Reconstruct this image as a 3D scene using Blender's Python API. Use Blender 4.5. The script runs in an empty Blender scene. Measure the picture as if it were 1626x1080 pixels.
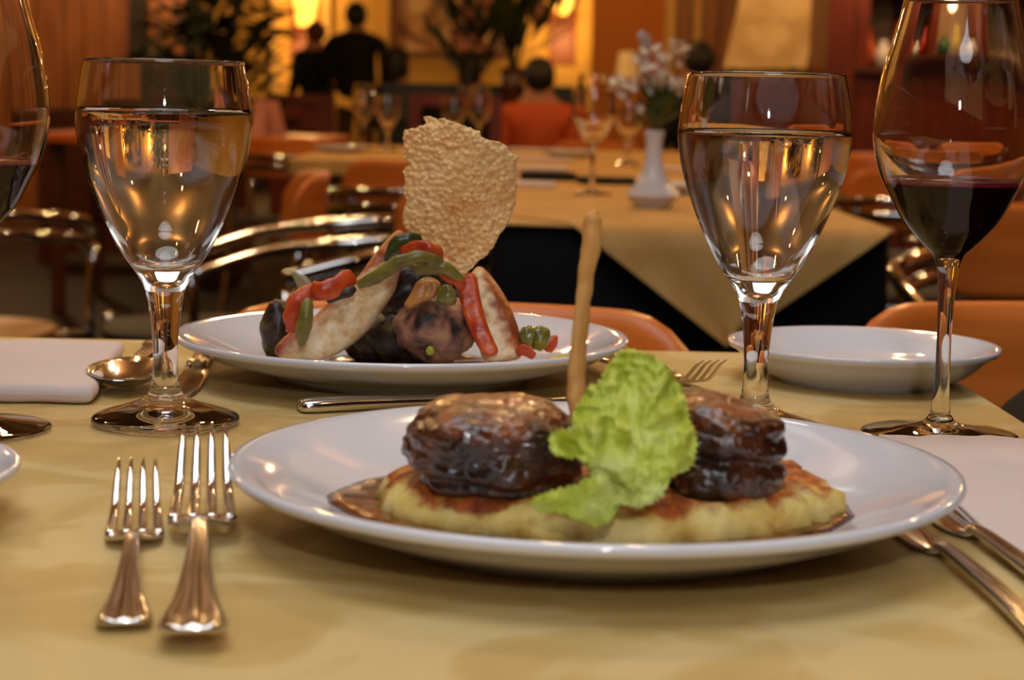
import bpy, math, random
import numpy as np
from mathutils import Vector, Matrix, noise
from mathutils.geometry import delaunay_2d_cdt
PI = math.pi
scene = bpy.context.scene
col = scene.collection
random.seed(7)

# ------------------------------------------------------------------ camera
FPX = 2900.0                      # focal length in pixels of the 1626 x 1080 frame
TZ = 0.75                         # height of every table top
H = 0.158                         # camera above the near table
PITCH = math.atan(375 / FPX)
cam_d = bpy.data.cameras.new('camera')
cam = bpy.data.objects.new('camera', cam_d)
col.objects.link(cam)
cam_d.sensor_width = 36
cam_d.lens = 36 * FPX / 1626
cam_d.clip_start = 0.02
cam_d.clip_end = 100
M3 = Matrix.Rotation(PI / 2 - PITCH, 3, 'X') @ Matrix.Rotation(math.radians(1.2), 3, 'Z')
cam.matrix_world = Matrix.Translation((0, 0, TZ + H)) @ M3.to_4x4()
cam_d.dof.use_dof = True
cam_d.dof.focus_distance = 0.87
cam_d.dof.aperture_fstop = 12.8
scene.camera = cam
CAM = Vector((0, 0, TZ + H))


def ray(px, py):
    return M3 @ Vector(((px - 813) / FPX, -(py - 540) / FPX, -1))


def P(px, py, d):
    """point seen at a pixel, d metres in front (world y = d)"""
    r = ray(px, py)
    return CAM + r * (d / r.y)


def T(px, py, z=0.0):
    """point seen at a pixel on the plane z metres above the table top"""
    r = ray(px, py)
    return CAM + r * ((TZ + z - CAM.z) / r.z)


# ------------------------------------------------------------------ light
w = bpy.data.worlds.new('world')
scene.world = w
w.use_nodes = True
w.node_tree.nodes['Background'].inputs[0].default_value = (1, .7, .45, 1)
w.node_tree.nodes['Background'].inputs[1].default_value = 0.02
WARM = (1.0, .66, .34)
AMBER = (1.0, .62, .24)


def light(name, kind, loc, energy, color, size=.05, aim=None, **kw):
    d = bpy.data.lights.new(name, kind)
    d.energy = energy
    d.color = color
    if kind == 'AREA':
        d.shape = 'DISK'
        d.size = size
    else:
        d.shadow_soft_size = size
    for k, v in kw.items():
        setattr(d, k, v)
    o = bpy.data.objects.new(name, d)
    col.objects.link(o)
    o.location = loc
    if aim is not None:
        o.rotation_euler = (Vector(aim) - Vector(loc)).to_track_quat('-Z', 'Y').to_euler()
    return o


# flash bounced off the ceiling above the table, an added front fill, and the direct glint of the flash
light('bounce_fill_light', 'AREA', (-.25, .75, 2.9), 19.5, (.90, .95, 1.0), 1.5, aim=(0, .8, .75))
light('bounce_fill_light', 'AREA', (.2, -1.1, 2.7), 11, (.92, .96, 1.0), 1.1, aim=(0, .9, .8))  # unseen fill added behind the camera to brighten the upright food
light('flash_light', 'AREA', (.05, -.25, 1.18), 2.0, (.92, .95, 1.0), .05, aim=(0, 1, .8))
# ceiling lamps of the dining room
for lx, ly in ((-1.1, 1.6), (-.85, 1.6), (.9, 1.5), (1.15, 1.5), (-1.6, .1), (1.3, -.4)):
    light('ceiling_spot', 'POINT', (lx, ly, 2.85), 4.5, WARM, .035)
for lx, ly in ((-2.2, 3.4), (0, 3.3), (.3, 3.3), (2.2, 3.6), (-1.4, 5.8), (1.0, 5.6), (3.2, 6), (-3.6, 7.5),
               (-1.0, 8.6), (1.6, 8.8), (3.8, 10.5), (-3.4, 11.5), (0, 12)):
    light('ceiling_spot', 'POINT', (lx, ly, 2.95), 38 if ly > 5 else 22, AMBER if ly > 5 else WARM, .045)
scene.view_settings.view_transform = 'Standard'
scene.view_settings.look = 'None'
scene.view_settings.exposure = 0.0
scene.view_settings.gamma = 1
scene.view_settings.use_curve_mapping = False
scene.cycles.max_bounces = 14
scene.cycles.transmission_bounces = 14
scene.cycles.sample_clamp_indirect = 4


# ------------------------------------------------------------------ materials
def S(r, g, b):
    return tuple((c / 255 / 12.92 if c / 255 <= .04045 else ((c / 255 + .055) / 1.055) ** 2.4) for c in (r, g, b)) + (1,)


MATS = {}


def mat(name, color=(.5, .5, .5, 1), rough=.5, metal=0, spec=.5, **kw):
    if name in MATS:
        return MATS[name]
    m = bpy.data.materials.new(name)
    m.use_nodes = True
    b = m.node_tree.nodes['Principled BSDF']
    b.inputs['Base Color'].default_value = color
    b.inputs['Roughness'].default_value = rough
    b.inputs['Metallic'].default_value = metal
    b.inputs['Specular IOR Level'].default_value = spec
    for k, v in kw.items():
        b.inputs[k.replace('_', ' ')].default_value = v
    MATS[name] = m
    return m


def bsdf(m):
    return m.node_tree.nodes['Principled BSDF']


def ramp_noise(m, stops, scale=10, detail=4, coord='Object', dist=0.0, inp='Base Color', rough=.5, kind='noise', stretch=None):
    """colour of a material from a noise run through a ramp; returns the ramp node"""
    nt = m.node_tree
    tc = nt.nodes.new('ShaderNodeTexCoord')
    src = tc.outputs[coord]
    if stretch:
        mp = nt.nodes.new('ShaderNodeMapping')
        mp.inputs['Scale'].default_value = stretch
        nt.links.new(src, mp.inputs[0])
        src = mp.outputs[0]
    if kind == 'noise':
        n = nt.nodes.new('ShaderNodeTexNoise')
        n.inputs['Scale'].default_value = scale
        n.inputs['Detail'].default_value = detail
        n.inputs['Roughness'].default_value = rough
        n.inputs['Distortion'].default_value = dist
        out = n.outputs['Fac']
    else:
        n = nt.nodes.new('ShaderNodeTexVoronoi')
        n.inputs['Scale'].default_value = scale
        out = n.outputs['Distance']
    nt.links.new(src, n.inputs['Vector'])
    r = nt.nodes.new('ShaderNodeValToRGB')
    cr = r.color_ramp
    while len(cr.elements) < len(stops):
        cr.elements.new(.5)
    for e, (p, c) in zip(cr.elements, stops):
        e.position = p
        e.color = c if len(c) == 4 else tuple(c) + (1,)
    nt.links.new(out, r.inputs[0])
    if inp:
        nt.links.new(r.outputs[0], bsdf(m).inputs[inp])
    return r


def bump(m, scale=50, strength=.3, dist=.001, detail=4, coord='Object', kind='noise', stretch=None):
    nt = m.node_tree
    tc = nt.nodes.new('ShaderNodeTexCoord')
    src = tc.outputs[coord]
    if stretch:
        mp = nt.nodes.new('ShaderNodeMapping')
        mp.inputs['Scale'].default_value = stretch
        nt.links.new(src, mp.inputs[0])
        src = mp.outputs[0]
    if kind == 'noise':
        n = nt.nodes.new('ShaderNodeTexNoise')
        n.inputs['Detail'].default_value = detail
        out = n.outputs['Fac']
    else:
        n = nt.nodes.new('ShaderNodeTexVoronoi')
        out = n.outputs['Distance']
    n.inputs['Scale'].default_value = scale
    nt.links.new(src, n.inputs['Vector'])
    b = nt.nodes.new('ShaderNodeBump')
    b.inputs['Strength'].default_value = strength
    b.inputs['Distance'].default_value = dist
    nt.links.new(out, b.inputs['Height'])
    nt.links.new(b.outputs[0], bsdf(m).inputs['Normal'])


# yellow damask cloth
cloth_m = mat('damask_cloth', rough=.62, spec=.35)
ramp_noise(cloth_m, [(.40, S(192, 160, 96)), (.50, S(198, 168, 104)), (.56, S(210, 184, 126))], scale=9, detail=3, dist=1.6, rough=.55)
bump(cloth_m, 420, .12, .0006, 2)
overlay_m = mat('overlay_cloth', rough=.7, spec=.3)
ramp_noise(overlay_m, [(.4, S(196, 150, 84)), (.6, S(206, 164, 98))], scale=8, detail=3, dist=1.2)
black_m = mat('black_cloth', S(17, 15, 17), .85, spec=.2)
porcelain = mat('porcelain', S(226, 226, 232), .07, spec=.55, Coat_Weight=.3, Coat_Roughness=.03)
vase_m = mat('vase_porcelain', S(222, 220, 224), .16, spec=.5)
napkin_m = mat('napkin_cloth', S(222, 204, 198), .9, spec=.15)
bump(napkin_m, 900, .25, .0004, 2)
steel = mat('polished_steel', (.78, .74, .70, 1), .13, metal=1)
bump(steel, 60, .04, .0006, 2)
chrome = mat('chrome_tube', (.66, .64, .63, 1), .07, metal=1)
glass_m = mat('clear_glass', (1, 1, 1, 1), 0.0, IOR=1.48, Transmission_Weight=1.0)
water_m = mat('clear_water', (1, .99, .96, 1), 0.0, IOR=1.33, Transmission_Weight=1.0)
wine_m = mat('red_wine', S(34, 2, 8), 0.05, spec=0)
wine_top_m = mat('red_wine_surface', S(48, 3, 12), 0.03, IOR=1.34)
wine_rim_m = mat('red_wine_meniscus', S(150, 44, 56), 0.1, IOR=1.34)
wood_m = mat('orange_wood', rough=.34, spec=.4)
ramp_noise(wood_m, [(.3, S(206, 106, 36)), (.7, S(226, 126, 50))], scale=7, detail=4, stretch=(1, 1, 9))
tanwood_m = mat('tan_wood', rough=.4, spec=.4)
ramp_noise(tanwood_m, [(.3, S(158, 112, 62)), (.7, S(184, 134, 80))], scale=7, detail=4, stretch=(1, 9, 1))
darkwood_m = mat('dark_wood', rough=.45, spec=.4)
ramp_noise(darkwood_m, [(.3, S(70, 30, 10)), (.7, S(98, 46, 16))], scale=5, detail=4, stretch=(1, 1, 12))
redwood_m = mat('red_wood', rough=.4, spec=.4)
ramp_noise(redwood_m, [(.3, S(92, 30, 10)), (.7, S(122, 46, 14))], scale=5, detail=4, stretch=(9, 1, 1))
wall_m = mat('ochre_paint', rough=.85, spec=.2)
ramp_noise(wall_m, [(.35, S(206, 152, 66)), (.7, S(220, 168, 82))], scale=2.2, detail=3)
ceil_m = mat('ceiling_paint', S(140, 104, 66), .9)
floor_m = mat('dark_floor', rough=.6, spec=.25)
ramp_noise(floor_m, [(.3, S(20, 11, 7)), (.7, S(34, 18, 11))], scale=4, detail=5)


# ------------------------------------------------------------------ building helpers
def link(name, verts, faces, m, parent=None, smooth=True, origin=None, mi=None):
    """one mesh object; world-space vertices; origin (or the parent's place) becomes its own origin"""
    if parent is not None:
        org = parent['_o'] if '_o' in parent.keys() else (0, 0, 0)
        org = Vector(org)
    elif origin is not None:
        org = Vector(origin)
    else:
        vs = np.array([tuple(v) for v in verts])
        org = Vector(((vs[:, 0].min() + vs[:, 0].max()) / 2, (vs[:, 1].min() + vs[:, 1].max()) / 2, vs[:, 2].min()))
    me = bpy.data.meshes.new(name)
    me.from_pydata([tuple(Vector(v) - org) for v in verts], [], faces)
    if isinstance(m, (list, tuple)):
        for q in m:
            me.materials.append(q)
    else:
        me.materials.append(m)
    if mi is not None:
        me.polygons.foreach_set('material_index', mi)
    if smooth:
        me.polygons.foreach_set('use_smooth', [True] * len(me.polygons))
    me.update()
    o = bpy.data.objects.new(name, me)
    col.objects.link(o)
    if parent is not None:
        o.parent = parent
        o['_o'] = tuple(org)
    else:
        o.location = org
        o['_o'] = tuple(org)
    return o


def tag(o, label, cat, group=None, kind=None):
    o['label'] = label
    o['category'] = cat
    if group:
        o['group'] = group
    if kind:
        o['kind'] = kind
    return o


def struct(o):
    o['kind'] = 'structure'
    return o


def thing(name, label, cat, loc=(0, 0, 0), group=None, local=False):
    """Empty at a thing's base. local=True: its parts are modelled around (0,0,0) and the Empty is moved afterwards"""
    o = bpy.data.objects.new(name, None)
    o.empty_display_size = .02
    col.objects.link(o)
    o['_o'] = (0, 0, 0) if local else tuple(loc)
    o.location = loc
    tag(o, label, cat, group)
    return o


def dup(root, loc, rotz=0, label=None, group=None, scale=None):
    r = root.copy()
    col.objects.link(r)
    r.location = loc
    r.rotation_euler = (0, 0, rotz)
    if scale:
        r.scale = (scale, scale, scale)
    if label:
        r['label'] = label
    if group:
        r['group'] = group
    for ch in list(root.children):
        c = ch.copy()
        col.objects.link(c)
        c.parent = r
        for g in ch.children:
            d = g.copy()
            col.objects.link(d)
            d.parent = c
    return r


def lathe(prof, n=64, center=(0, 0, 0), close=False, sx=1, sy=1):
    vs, fs, rows = [], [], []
    for r, z in prof:
        if r < 1e-7:
            rows.append([len(vs)])
            vs.append((center[0], center[1], center[2] + z))
        else:
            rows.append(list(range(len(vs), len(vs) + n)))
            for i in range(n):
                a = 2 * PI * i / n
                vs.append((center[0] + sx * r * math.cos(a), center[1] + sy * r * math.sin(a), center[2] + z))
    for a, b in zip(rows[:-1], rows[1:]):
        for i in range(n):
            j = (i + 1) % n
            if len(a) == 1 and len(b) == 1:
                continue
            if len(a) == 1:
                fs.append((a[0], b[j], b[i]))
            elif len(b) == 1:
                fs.append((a[i], a[j], b[0]))
            else:
                fs.append((a[i], a[j], b[j], b[i]))
    return vs, fs


def spline(pts, k=8):
    """Catmull-Rom through points (tuples of any length)"""
    pts = [np.array(p, float) for p in pts]
    out = []
    for i in range(len(pts) - 1):
        p0 = pts[i - 1] if i else 2 * pts[0] - pts[1]
        p1, p2 = pts[i], pts[i + 1]
        p3 = pts[i + 2] if i + 2 < len(pts) else 2 * pts[-1] - pts[-2]
        for s in range(k):
            t = s / k
            out.append(.5 * (2 * p1 + (p2 - p0) * t + (2 * p0 - 5 * p1 + 4 * p2 - p3) * t * t + (3 * p1 - p0 - 3 * p2 + p3) * t ** 3))
    out.append(pts[-1])
    return [tuple(map(float, p)) for p in out]


def tube(path, n=12, flat=1.0, up=(0, 0, 1), wob=0, seed=0):
    """path: (x,y,z,r) points; closed round caps; flat scales the second axis"""
    vs, fs, rows = [], [], []
    pts = [Vector(p[:3]) for p in path]
    rad = [p[3] for p in path]
    side = None
    L = len(pts)
    for i in range(L):
        t = (pts[min(i + 1, L - 1)] - pts[max(i - 1, 0)]).normalized()
        if side is None:
            u = Vector(up)
            side = t.cross(u)
            if side.length < 1e-3:
                side = t.cross(Vector((1, 0, 0)))
            side.normalize()
        else:
            side = (side - t * side.dot(t)).normalized()
        u2 = side.cross(t)
        row = []
        for k in range(n):
            a = 2 * PI * k / n
            q = side * math.cos(a) * rad[i] + u2 * math.sin(a) * rad[i] * flat
            p = pts[i] + q
            if wob:
                p = pts[i] + q * (1 + wob * noise.noise(p * 180 + Vector((seed, 0, 0))))
            row.append(len(vs))
            vs.append(tuple(p))
        rows.append(row)
    for a, b in zip(rows[:-1], rows[1:]):
        for k in range(n):
            j = (k + 1) % n
            fs.append((a[k], a[j], b[j], b[k]))
    t0 = (pts[0] - pts[1]).normalized()
    t1 = (pts[-1] - pts[-2]).normalized()
    c0, c1 = len(vs), len(vs) + 1
    vs.append(tuple(pts[0] + t0 * rad[0] * .35))
    vs.append(tuple(pts[-1] + t1 * rad[-1] * .35))
    for k in range(n):
        j = (k + 1) % n
        fs.append((c0, rows[0][j], rows[0][k]))
        fs.append((c1, rows[-1][k], rows[-1][j]))
    return vs, fs


def merge(*parts):
    vs, fs = [], []
    for v, f in parts:
        o = len(vs)
        vs += [tuple(p) for p in v]
        fs += [tuple(i + o for i in q) for q in f]
    return vs, fs


def box(x0, x1, y0, y1, z0, z1):
    v = [(x, y, z) for z in (z0, z1) for y in (y0, y1) for x in (x0, x1)]
    f = [(0, 2, 3, 1), (4, 5, 7, 6), (0, 1, 5, 4), (2, 6, 7, 3), (0, 4, 6, 2), (1, 3, 7, 5)]
    return v, f


def ico(center, rad, sub=4, fn=None):
    import bmesh
    bm = bmesh.new()
    bmesh.ops.create_icosphere(bm, subdivisions=sub, radius=1)
    vs = []
    for v in bm.verts:
        p = v.co.copy()
        if fn:
            p = fn(p)
        vs.append((center[0] + p.x * rad[0], center[1] + p.y * rad[1], center[2] + p.z * rad[2]))
    fs = [tuple(v.index for v in f.verts) for f in bm.faces]
    bm.free()
    return vs, fs


def sheet2d(outline, step, jitter=.25, seed=1):
    """triangulate an outline: returns pts (n,2), tris, distance to the boundary, boundary loop"""
    rnd = random.Random(seed)
    loop = []
    n = len(outline)
    for i in range(n):
        a, b = np.array(outline[i], float), np.array(outline[(i + 1) % n], float)
        k = max(1, int(np.linalg.norm(b - a) / step))
        for s in range(k):
            loop.append(a + (b - a) * s / k)
    L = np.array(loop)
    A, B = L, np.roll(L, -1, axis=0)
    x0, y0 = L.min(0)
    x1, y1 = L.max(0)
    gx, gy = np.meshgrid(np.arange(x0, x1, step), np.arange(y0, y1, step * .87))
    gx[1::2] += step / 2
    G = np.stack([gx.ravel(), gy.ravel()], 1)
    G += np.array([[rnd.uniform(-1, 1) * jitter * step, rnd.uniform(-1, 1) * jitter * step] for _ in range(len(G))])
    ins = np.zeros(len(G), bool)
    dmin = np.full(len(G), 1e9)
    for a, b in zip(A, B):
        c = ((a[1] > G[:, 1]) != (b[1] > G[:, 1]))
        with np.errstate(divide='ignore', invalid='ignore'):
            xi = (b[0] - a[0]) * (G[:, 1] - a[1]) / (b[1] - a[1] if b[1] != a[1] else 1e-12) + a[0]
        ins ^= c & (G[:, 0] < xi)
        ab = b - a
        t = np.clip(((G - a) @ ab) / max(ab @ ab, 1e-12), 0, 1)
        dmin = np.minimum(dmin, np.linalg.norm(G - (a + t[:, None] * ab), axis=1))
    keep = ins & (dmin > step * .45)
    pts = [Vector(p) for p in L] + [Vector(p) for p in G[keep]]
    nb = len(L)
    dist = [0.0] * nb + list(dmin[keep])
    r = delaunay_2d_cdt(pts, [], [list(range(nb))], 1, 1e-6)
    if len(r[0]) != len(pts):      # rare merged points
        mp = {i: o[0] for i, o in enumerate(r[3]) if o}
        dist = [dist[mp[i]] if i in mp else 0.0 for i in range(len(r[0]))]
    P2 = [tuple(p) for p in r[0]]
    return P2, [tuple(f) for f in r[2]], dist


def pillow(outline, step, mapfn, thick, edge, disp=None, seed=1, edge_min=.12):
    """a solid body from an outline: mapfn(x, y, t) gives the world point at signed half-thickness t; thick half-thickness in
    metres, edge = distance (outline units) over which the body swells to full thickness"""
    p2, tris, dist = sheet2d(outline, step, seed=seed)
    n = len(p2)
    vs = []
    for s in (-1, 1):
        for (x, y), d in zip(p2, dist):
            k = min(1.0, d / edge)
            h = thick * (edge_min + (1 - edge_min) * math.sqrt(max(0, 1 - (1 - k) ** 2)))
            if disp:
                h += disp(x, y, s, k)
            vs.append(tuple(mapfn(x, y, s * h)))
    fs = [tuple(f) for f in tris] + [tuple(n + i for i in reversed(f)) for f in tris]
    # side walls along the boundary edges of the triangulation
    cnt = {}
    for f in tris:
        for a, b in ((f[0], f[1]), (f[1], f[2]), (f[2], f[0])):
            cnt[(a, b)] = cnt.get((a, b), 0) + 1
    for (a, b) in list(cnt):
        if (b, a) not in cnt:
            fs.append((b, a, n + a, n + b))
    return vs, fs


def nz(p, s=1.0, o=0):
    return noise.noise(Vector(p) * s + Vector((o, o * 1.7, -o)))


def fix_normals(o):
    import bmesh
    bm = bmesh.new()
    bm.from_mesh(o.data)
    bmesh.ops.recalc_face_normals(bm, faces=bm.faces)
    bm.to_mesh(o.data)
    bm.free()
    return o


def wire_person_mesh(name, joints, bones, m, parent, root=0, sub=1):
    """skin-modifier body: joints = [(x,y,z,r)], bones = index pairs"""
    me = bpy.data.meshes.new(name)
    org = Vector(parent['_o'])
    me.from_pydata([tuple(Vector(j[:3]) - org) for j in joints], bones, [])
    me.materials.append(m)
    o = bpy.data.objects.new(name, me)
    col.objects.link(o)
    o.parent = parent
    o.modifiers.new('skin', 'SKIN')
    if not me.skin_vertices:
        me.skin_vertices.new()
    for i, j in enumerate(joints):
        rr = j[3] if isinstance(j[3], tuple) else (j[3], j[3])
        me.skin_vertices[0].data[i].radius = rr
        me.skin_vertices[0].data[i].use_root = (i == root)
    o.modifiers['skin'].use_smooth_shade = True
    s = o.modifiers.new('smooth', 'SUBSURF')
    s.levels = s.render_levels = sub
    return o

# ================================================================== setting
struct(link('floor', *box(-7, 7, -3.2, 19, -.06, 0), floor_m, smooth=False))
struct(link('ceiling', *box(-7, 7, -3.2, 19, 3.25, 3.3), ceil_m, smooth=False))
struct(link('wall_back', *box(-7, 7, 18.6, 18.7, 0, 3.25), wall_m, smooth=False))
struct(link('wall_left', *box(-7.1, -7, -3.2, 19, 0, 3.25), wall_m, smooth=False))
struct(link('wall_right', *box(7, 7.1, -3.2, 19, 0, 3.25), redwood_m, smooth=False))
struct(link('wall_front', *box(-7, 7, -3.3, -3.2, 0, 3.25), darkwood_m, smooth=False))


# ================================================================== tables and cloths
def cloth_drape(x0, x1, y0, y1, z, drop, r=.02, wave=.008, seed=0, n=220, soft=.006):
    """cloth over a rectangular top: flat centre, rounded edge, wavy hanging skirt"""
    per = []
    w_, h_ = x1 - x0, y1 - y0
    segs = [((x0 + r, y0), (x1 - r, y0), (0, -1)), ((x1, y0 + r), (x1, y1 - r), (1, 0)),
            ((x1 - r, y1), (x0 + r, y1), (0, 1)), ((x0, y1 - r), (x0, y0 + r), (-1, 0))]
    tot = 2 * (w_ + h_)
    for i, (a, b, nn) in enumerate(segs):
        k = max(4, int(n * math.dist(a, b) / tot))
        for s in range(k):
            t = s / k
            per.append(((a[0] + (b[0] - a[0]) * t, a[1] + (b[1] - a[1]) * t), nn))
        n2 = segs[(i + 1) % 4][2]
        cx, cy = b[0] - nn[0] * r, b[1] - nn[1] * r
        a0 = math.atan2(nn[1], nn[0])
        for s in range(6):
            aa = a0 + (PI / 2) * s / 6
            per.append(((cx + r * math.cos(aa), cy + r * math.sin(aa)), (math.cos(aa), math.sin(aa))))
    vs, fs, rows = [], [], []
    prof = [(-.30, 0), (-.02, 0), (-soft, 0), (-soft * .3, -soft * .3), (0, -soft)]
    prof += [(.0, -soft - (drop - soft) * k / 8) for k in range(1, 9)]
    mx, my = (x0 + x1) / 2, (y0 + y1) / 2
    for j, (off, dz) in enumerate(prof):
        row = []
        for i, ((x, y), nn) in enumerate(per):
            k = max(0, -dz - soft) / drop
            o = off + wave * k * (math.sin(i * .55 + seed) + noise.noise(Vector((i * .21, seed, k * 2))) * 1.6 + .6)
            if j == 0:
                px, py = mx + (x - mx) * .3, my + (y - my) * .3
            else:
                px, py = x + nn[0] * o, y + nn[1] * o
            row.append(len(vs))
            vs.append((px, py, z + dz))
        rows.append(row)
    m = len(per)
    for a, b in zip(rows[:-1], rows[1:]):
        for i in range(m):
            j = (i + 1) % m
            fs.append((a[i], b[i], b[j], a[j]))
    fs.append(tuple(rows[0]))
    return vs, fs


def table(label, x0, x1, y0, y1, m, top=TZ - .004, th=.028):
    t = thing('dining_table', label, 'table', ((x0 + x1) / 2, (y0 + y1) / 2, 0))
    link('tabletop', *box(x0, x1, y0, y1, top - th, top), m, t, smooth=False)
    cx, cy = (x0 + x1) / 2, (y0 + y1) / 2
    v, f = lathe([(0, .04), (.035, .04), (.035, top - th), (0, top - th)], 20, (cx, cy, 0))
    link('pedestal', v, f, darkwood_m, t)
    v, f = lathe([(0, 0), (.26, 0), (.26, .015), (.05, .05), (0, .05)], 32, (cx, cy, 0))
    link('base', v, f, darkwood_m, t)
    return t


TX0, TX1, TY0, TY1 = -.74, .270, .26, 1.188
table('laid square dining table standing under the yellow damask cloth', TX0 + .012, TX1 - .012, TY0 + .012, TY1 - .012, darkwood_m)
tag(link('tablecloth', *cloth_drape(TX0, TX1, TY0, TY1, TZ, .26, r=.025, seed=1), cloth_m),
    'yellow damask tablecloth under the two plates of food', 'tablecloth')


# ================================================================== plates
def plate_profile(R, zr, foot):
    k = R / .135
    q = zr / .025
    return [(0, .003 * q), (foot * .9, .003 * q), (foot * .94, 0), (foot, 0), (foot * 1.03, .003 * q), (foot * 1.2, .0068 * q),
            (.119 * k, .0145 * q), (.128 * k, .0195 * q), (.1335 * k, .0212 * q), (.1352 * k, .0232 * q), (.1346 * k, .0250 * q), (.1325 * k, .0252 * q),
            (.128 * k, .0243 * q), (.114 * k, .0190 * q), (.100 * k, .0130 * q), (.090 * k, .0098 * q), (.078 * k, .0085 * q), (0, .0080 * q)]


def plate(label, c, R, zr, foot, m=porcelain):
    v, f = lathe(plate_profile(R, zr, foot), 128, (c[0], c[1], TZ))
    return tag(link('plate', v, f, m, origin=(c[0], c[1], TZ)), label, 'plate')


C1 = ((945 - 813) / FPX * .70, .677)
C2 = ((640 - 813) / FPX * 1.06, 1.048)
C3 = ((1368 - 813) / FPX * 1.085, 1.072)
plate('large white porcelain plate holding the steaks on a potato cake', C1, .1365, .0255, .084)
plate('white porcelain plate holding chicken, vegetables and a cheese crisp', C2, .1305, .0255, .074)
sp = plate('small empty white side plate near the far corner of the table', C3, .0795, .0225, .052)
tl = T(22, 745, .0225)
plate('white bread plate whose rim shows just beside the shorter fork', (tl.x - .075, tl.y), .075, .0225, .05)

# ================================================================== drinking glasses
GPX = 3277.0


def prof_px(pairs, y0=154.5):
    return [(hw / GPX, H - (y - y0) / GPX) for hw, y in pairs]


goblet_bowl_out = spline([(.0375, .1745), (.0393, .166), (.0413, .1515), (.0414, .142), (.0385, .126), (.0324, .1085), (.0262, .0945), (.0205, .0833), (.0128, .0725), (.0093, .0655)], 6)
goblet_in = [(.0001, .0790), (.006, .0795), (.0115, .0815), (.0175, .0865), (.0238, .0955), (.0303, .1095), (.0366, .127), (.0396, .142), (.0397, .1515), (.0378, .166), (.0361, .1745)]
goblet_in = spline(goblet_in, 6)
goblet_stem = spline([(.0093, .0655), (.0073, .0535), (.0060, .038), (.0062, .024), (.0078, .0165), (.0092, .0145)], 5)
goblet_foot = spline([(.0092, .0145), (.0110, .0128), (.0160, .0105), (.0250, .0075), (.0330, .0050), (.0355, .0032), (.0350, .0008), (.0330, 0), (.024, .0012), (.010, .0030), (.0001, .0035)], 5)
wine_bowl_out = spline([(.0268, .2120), (.0280, .206), (.0317, .1910), (.0357, .1765), (.0386, .1550), (.0383, .143), (.0351, .1295), (.0292, .1175), (.0225, .1055), (.0130, .0950), (.0078, .0900), (.0056, .0840)], 6)
wine_in = spline([(.0001, .0935), (.006, .0942), (.0120, .0965), (.0215, .1070), (.0281, .1185), (.0340, .1300), (.0373, .1430), (.0376, .1550), (.0347, .1765), (.0308, .1910), (.0271, .206), (.0259, .2120)], 6)
wine_stem = spline([(.0056, .0840), (.0042, .072), (.0036, .05), (.0038, .026), (.0050, .0115)], 5)
wine_foot = spline([(.0050, .0115), (.0085, .0072), (.0180, .0048), (.0300, .0030), (.0370, .0020), (.0378, .0010), (.0365, 0), (.03, .0004), (.015, .0012), (.0001, .0015)], 5)


def level_profile(inner, level):
    """inner wall up to a level, widened a hair so that it overlaps the glass"""
    out = []
    for r, z in inner:
        if z < level:
            out.append((r + .00015 if r > .001 else 0, z - .00015))
    a = max((p for p in inner if p[1] < level), key=lambda p: p[1])
    b = min((p for p in inner if p[1] >= level), key=lambda p: p[1])
    t = (level - a[1]) / (b[1] - a[1])
    re = a[0] + (b[0] - a[0]) * t
    out.append((re + .00015, level + .0010))       # meniscus climbing the wall
    out.append((re - .0006, level + .0003))
    out.append((re - .0016, level))
    out.append((0, level))
    return out


def stemware(name, label, c, kind, level=None, liquid=None, liq_label=None, seg=80):
    t = thing(name, label, 'glass', (c[0], c[1], TZ))
    bo, bi, st, ft = (goblet_bowl_out, goblet_in, goblet_stem, goblet_foot) if kind == 'goblet' else (wine_bowl_out, wine_in, wine_stem, wine_foot)
    lip_o, lip_i = bo[0], bi[-1]
    lip = [(lip_i[0] + .0003, lip_i[1] + .0005), ((lip_o[0] + lip_i[0]) / 2, lip_i[1] + .0007), (lip_o[0] - .0003, lip_o[1] + .0005)]
    prof = list(bi)
    prof[0] = (0, prof[0][1])
    prof = prof + lip + list(bo)
    v, f = lathe(prof[::-1], seg, (c[0], c[1], TZ))
    link('bowl', v, f, glass_m, t)
    v, f = lathe(st[::-1], 48, (c[0], c[1], TZ))
    link('stem', v, f, glass_m, t)
    fp = list(ft)
    fp[-1] = (0, fp[-1][1])
    fp = [fp[0]] + [(r, z + .0004) for r, z in fp[1:]]
    v, f = lathe(fp[::-1], seg, (c[0], c[1], TZ))
    link('foot', v, f, glass_m, t)
    if level:
        lp = level_profile(bi, level)
        v, f = lathe([(0, lp[0][1])] + lp[1:], seg, (c[0], c[1], TZ))
        cat = 'wine' if liquid is wine_m else 'water'
        if liquid is wine_m:
            zl = TZ + level
            mi = []
            for q in f:
                zz = [v[i][2] for i in q]
                mi.append(1 if min(zz) > zl - 1e-5 and max(zz) < zl + .00035 else 2 if max(zz) > zl + .0005 else 0)
            tag(link(cat, v, f, [wine_m, wine_top_m, wine_rim_m], origin=(c[0], c[1], TZ + .08), mi=mi), liq_label, cat)
        else:
            tag(link(cat, v, f, liquid, origin=(c[0], c[1], TZ + .08)), liq_label, cat)
    return t


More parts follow.
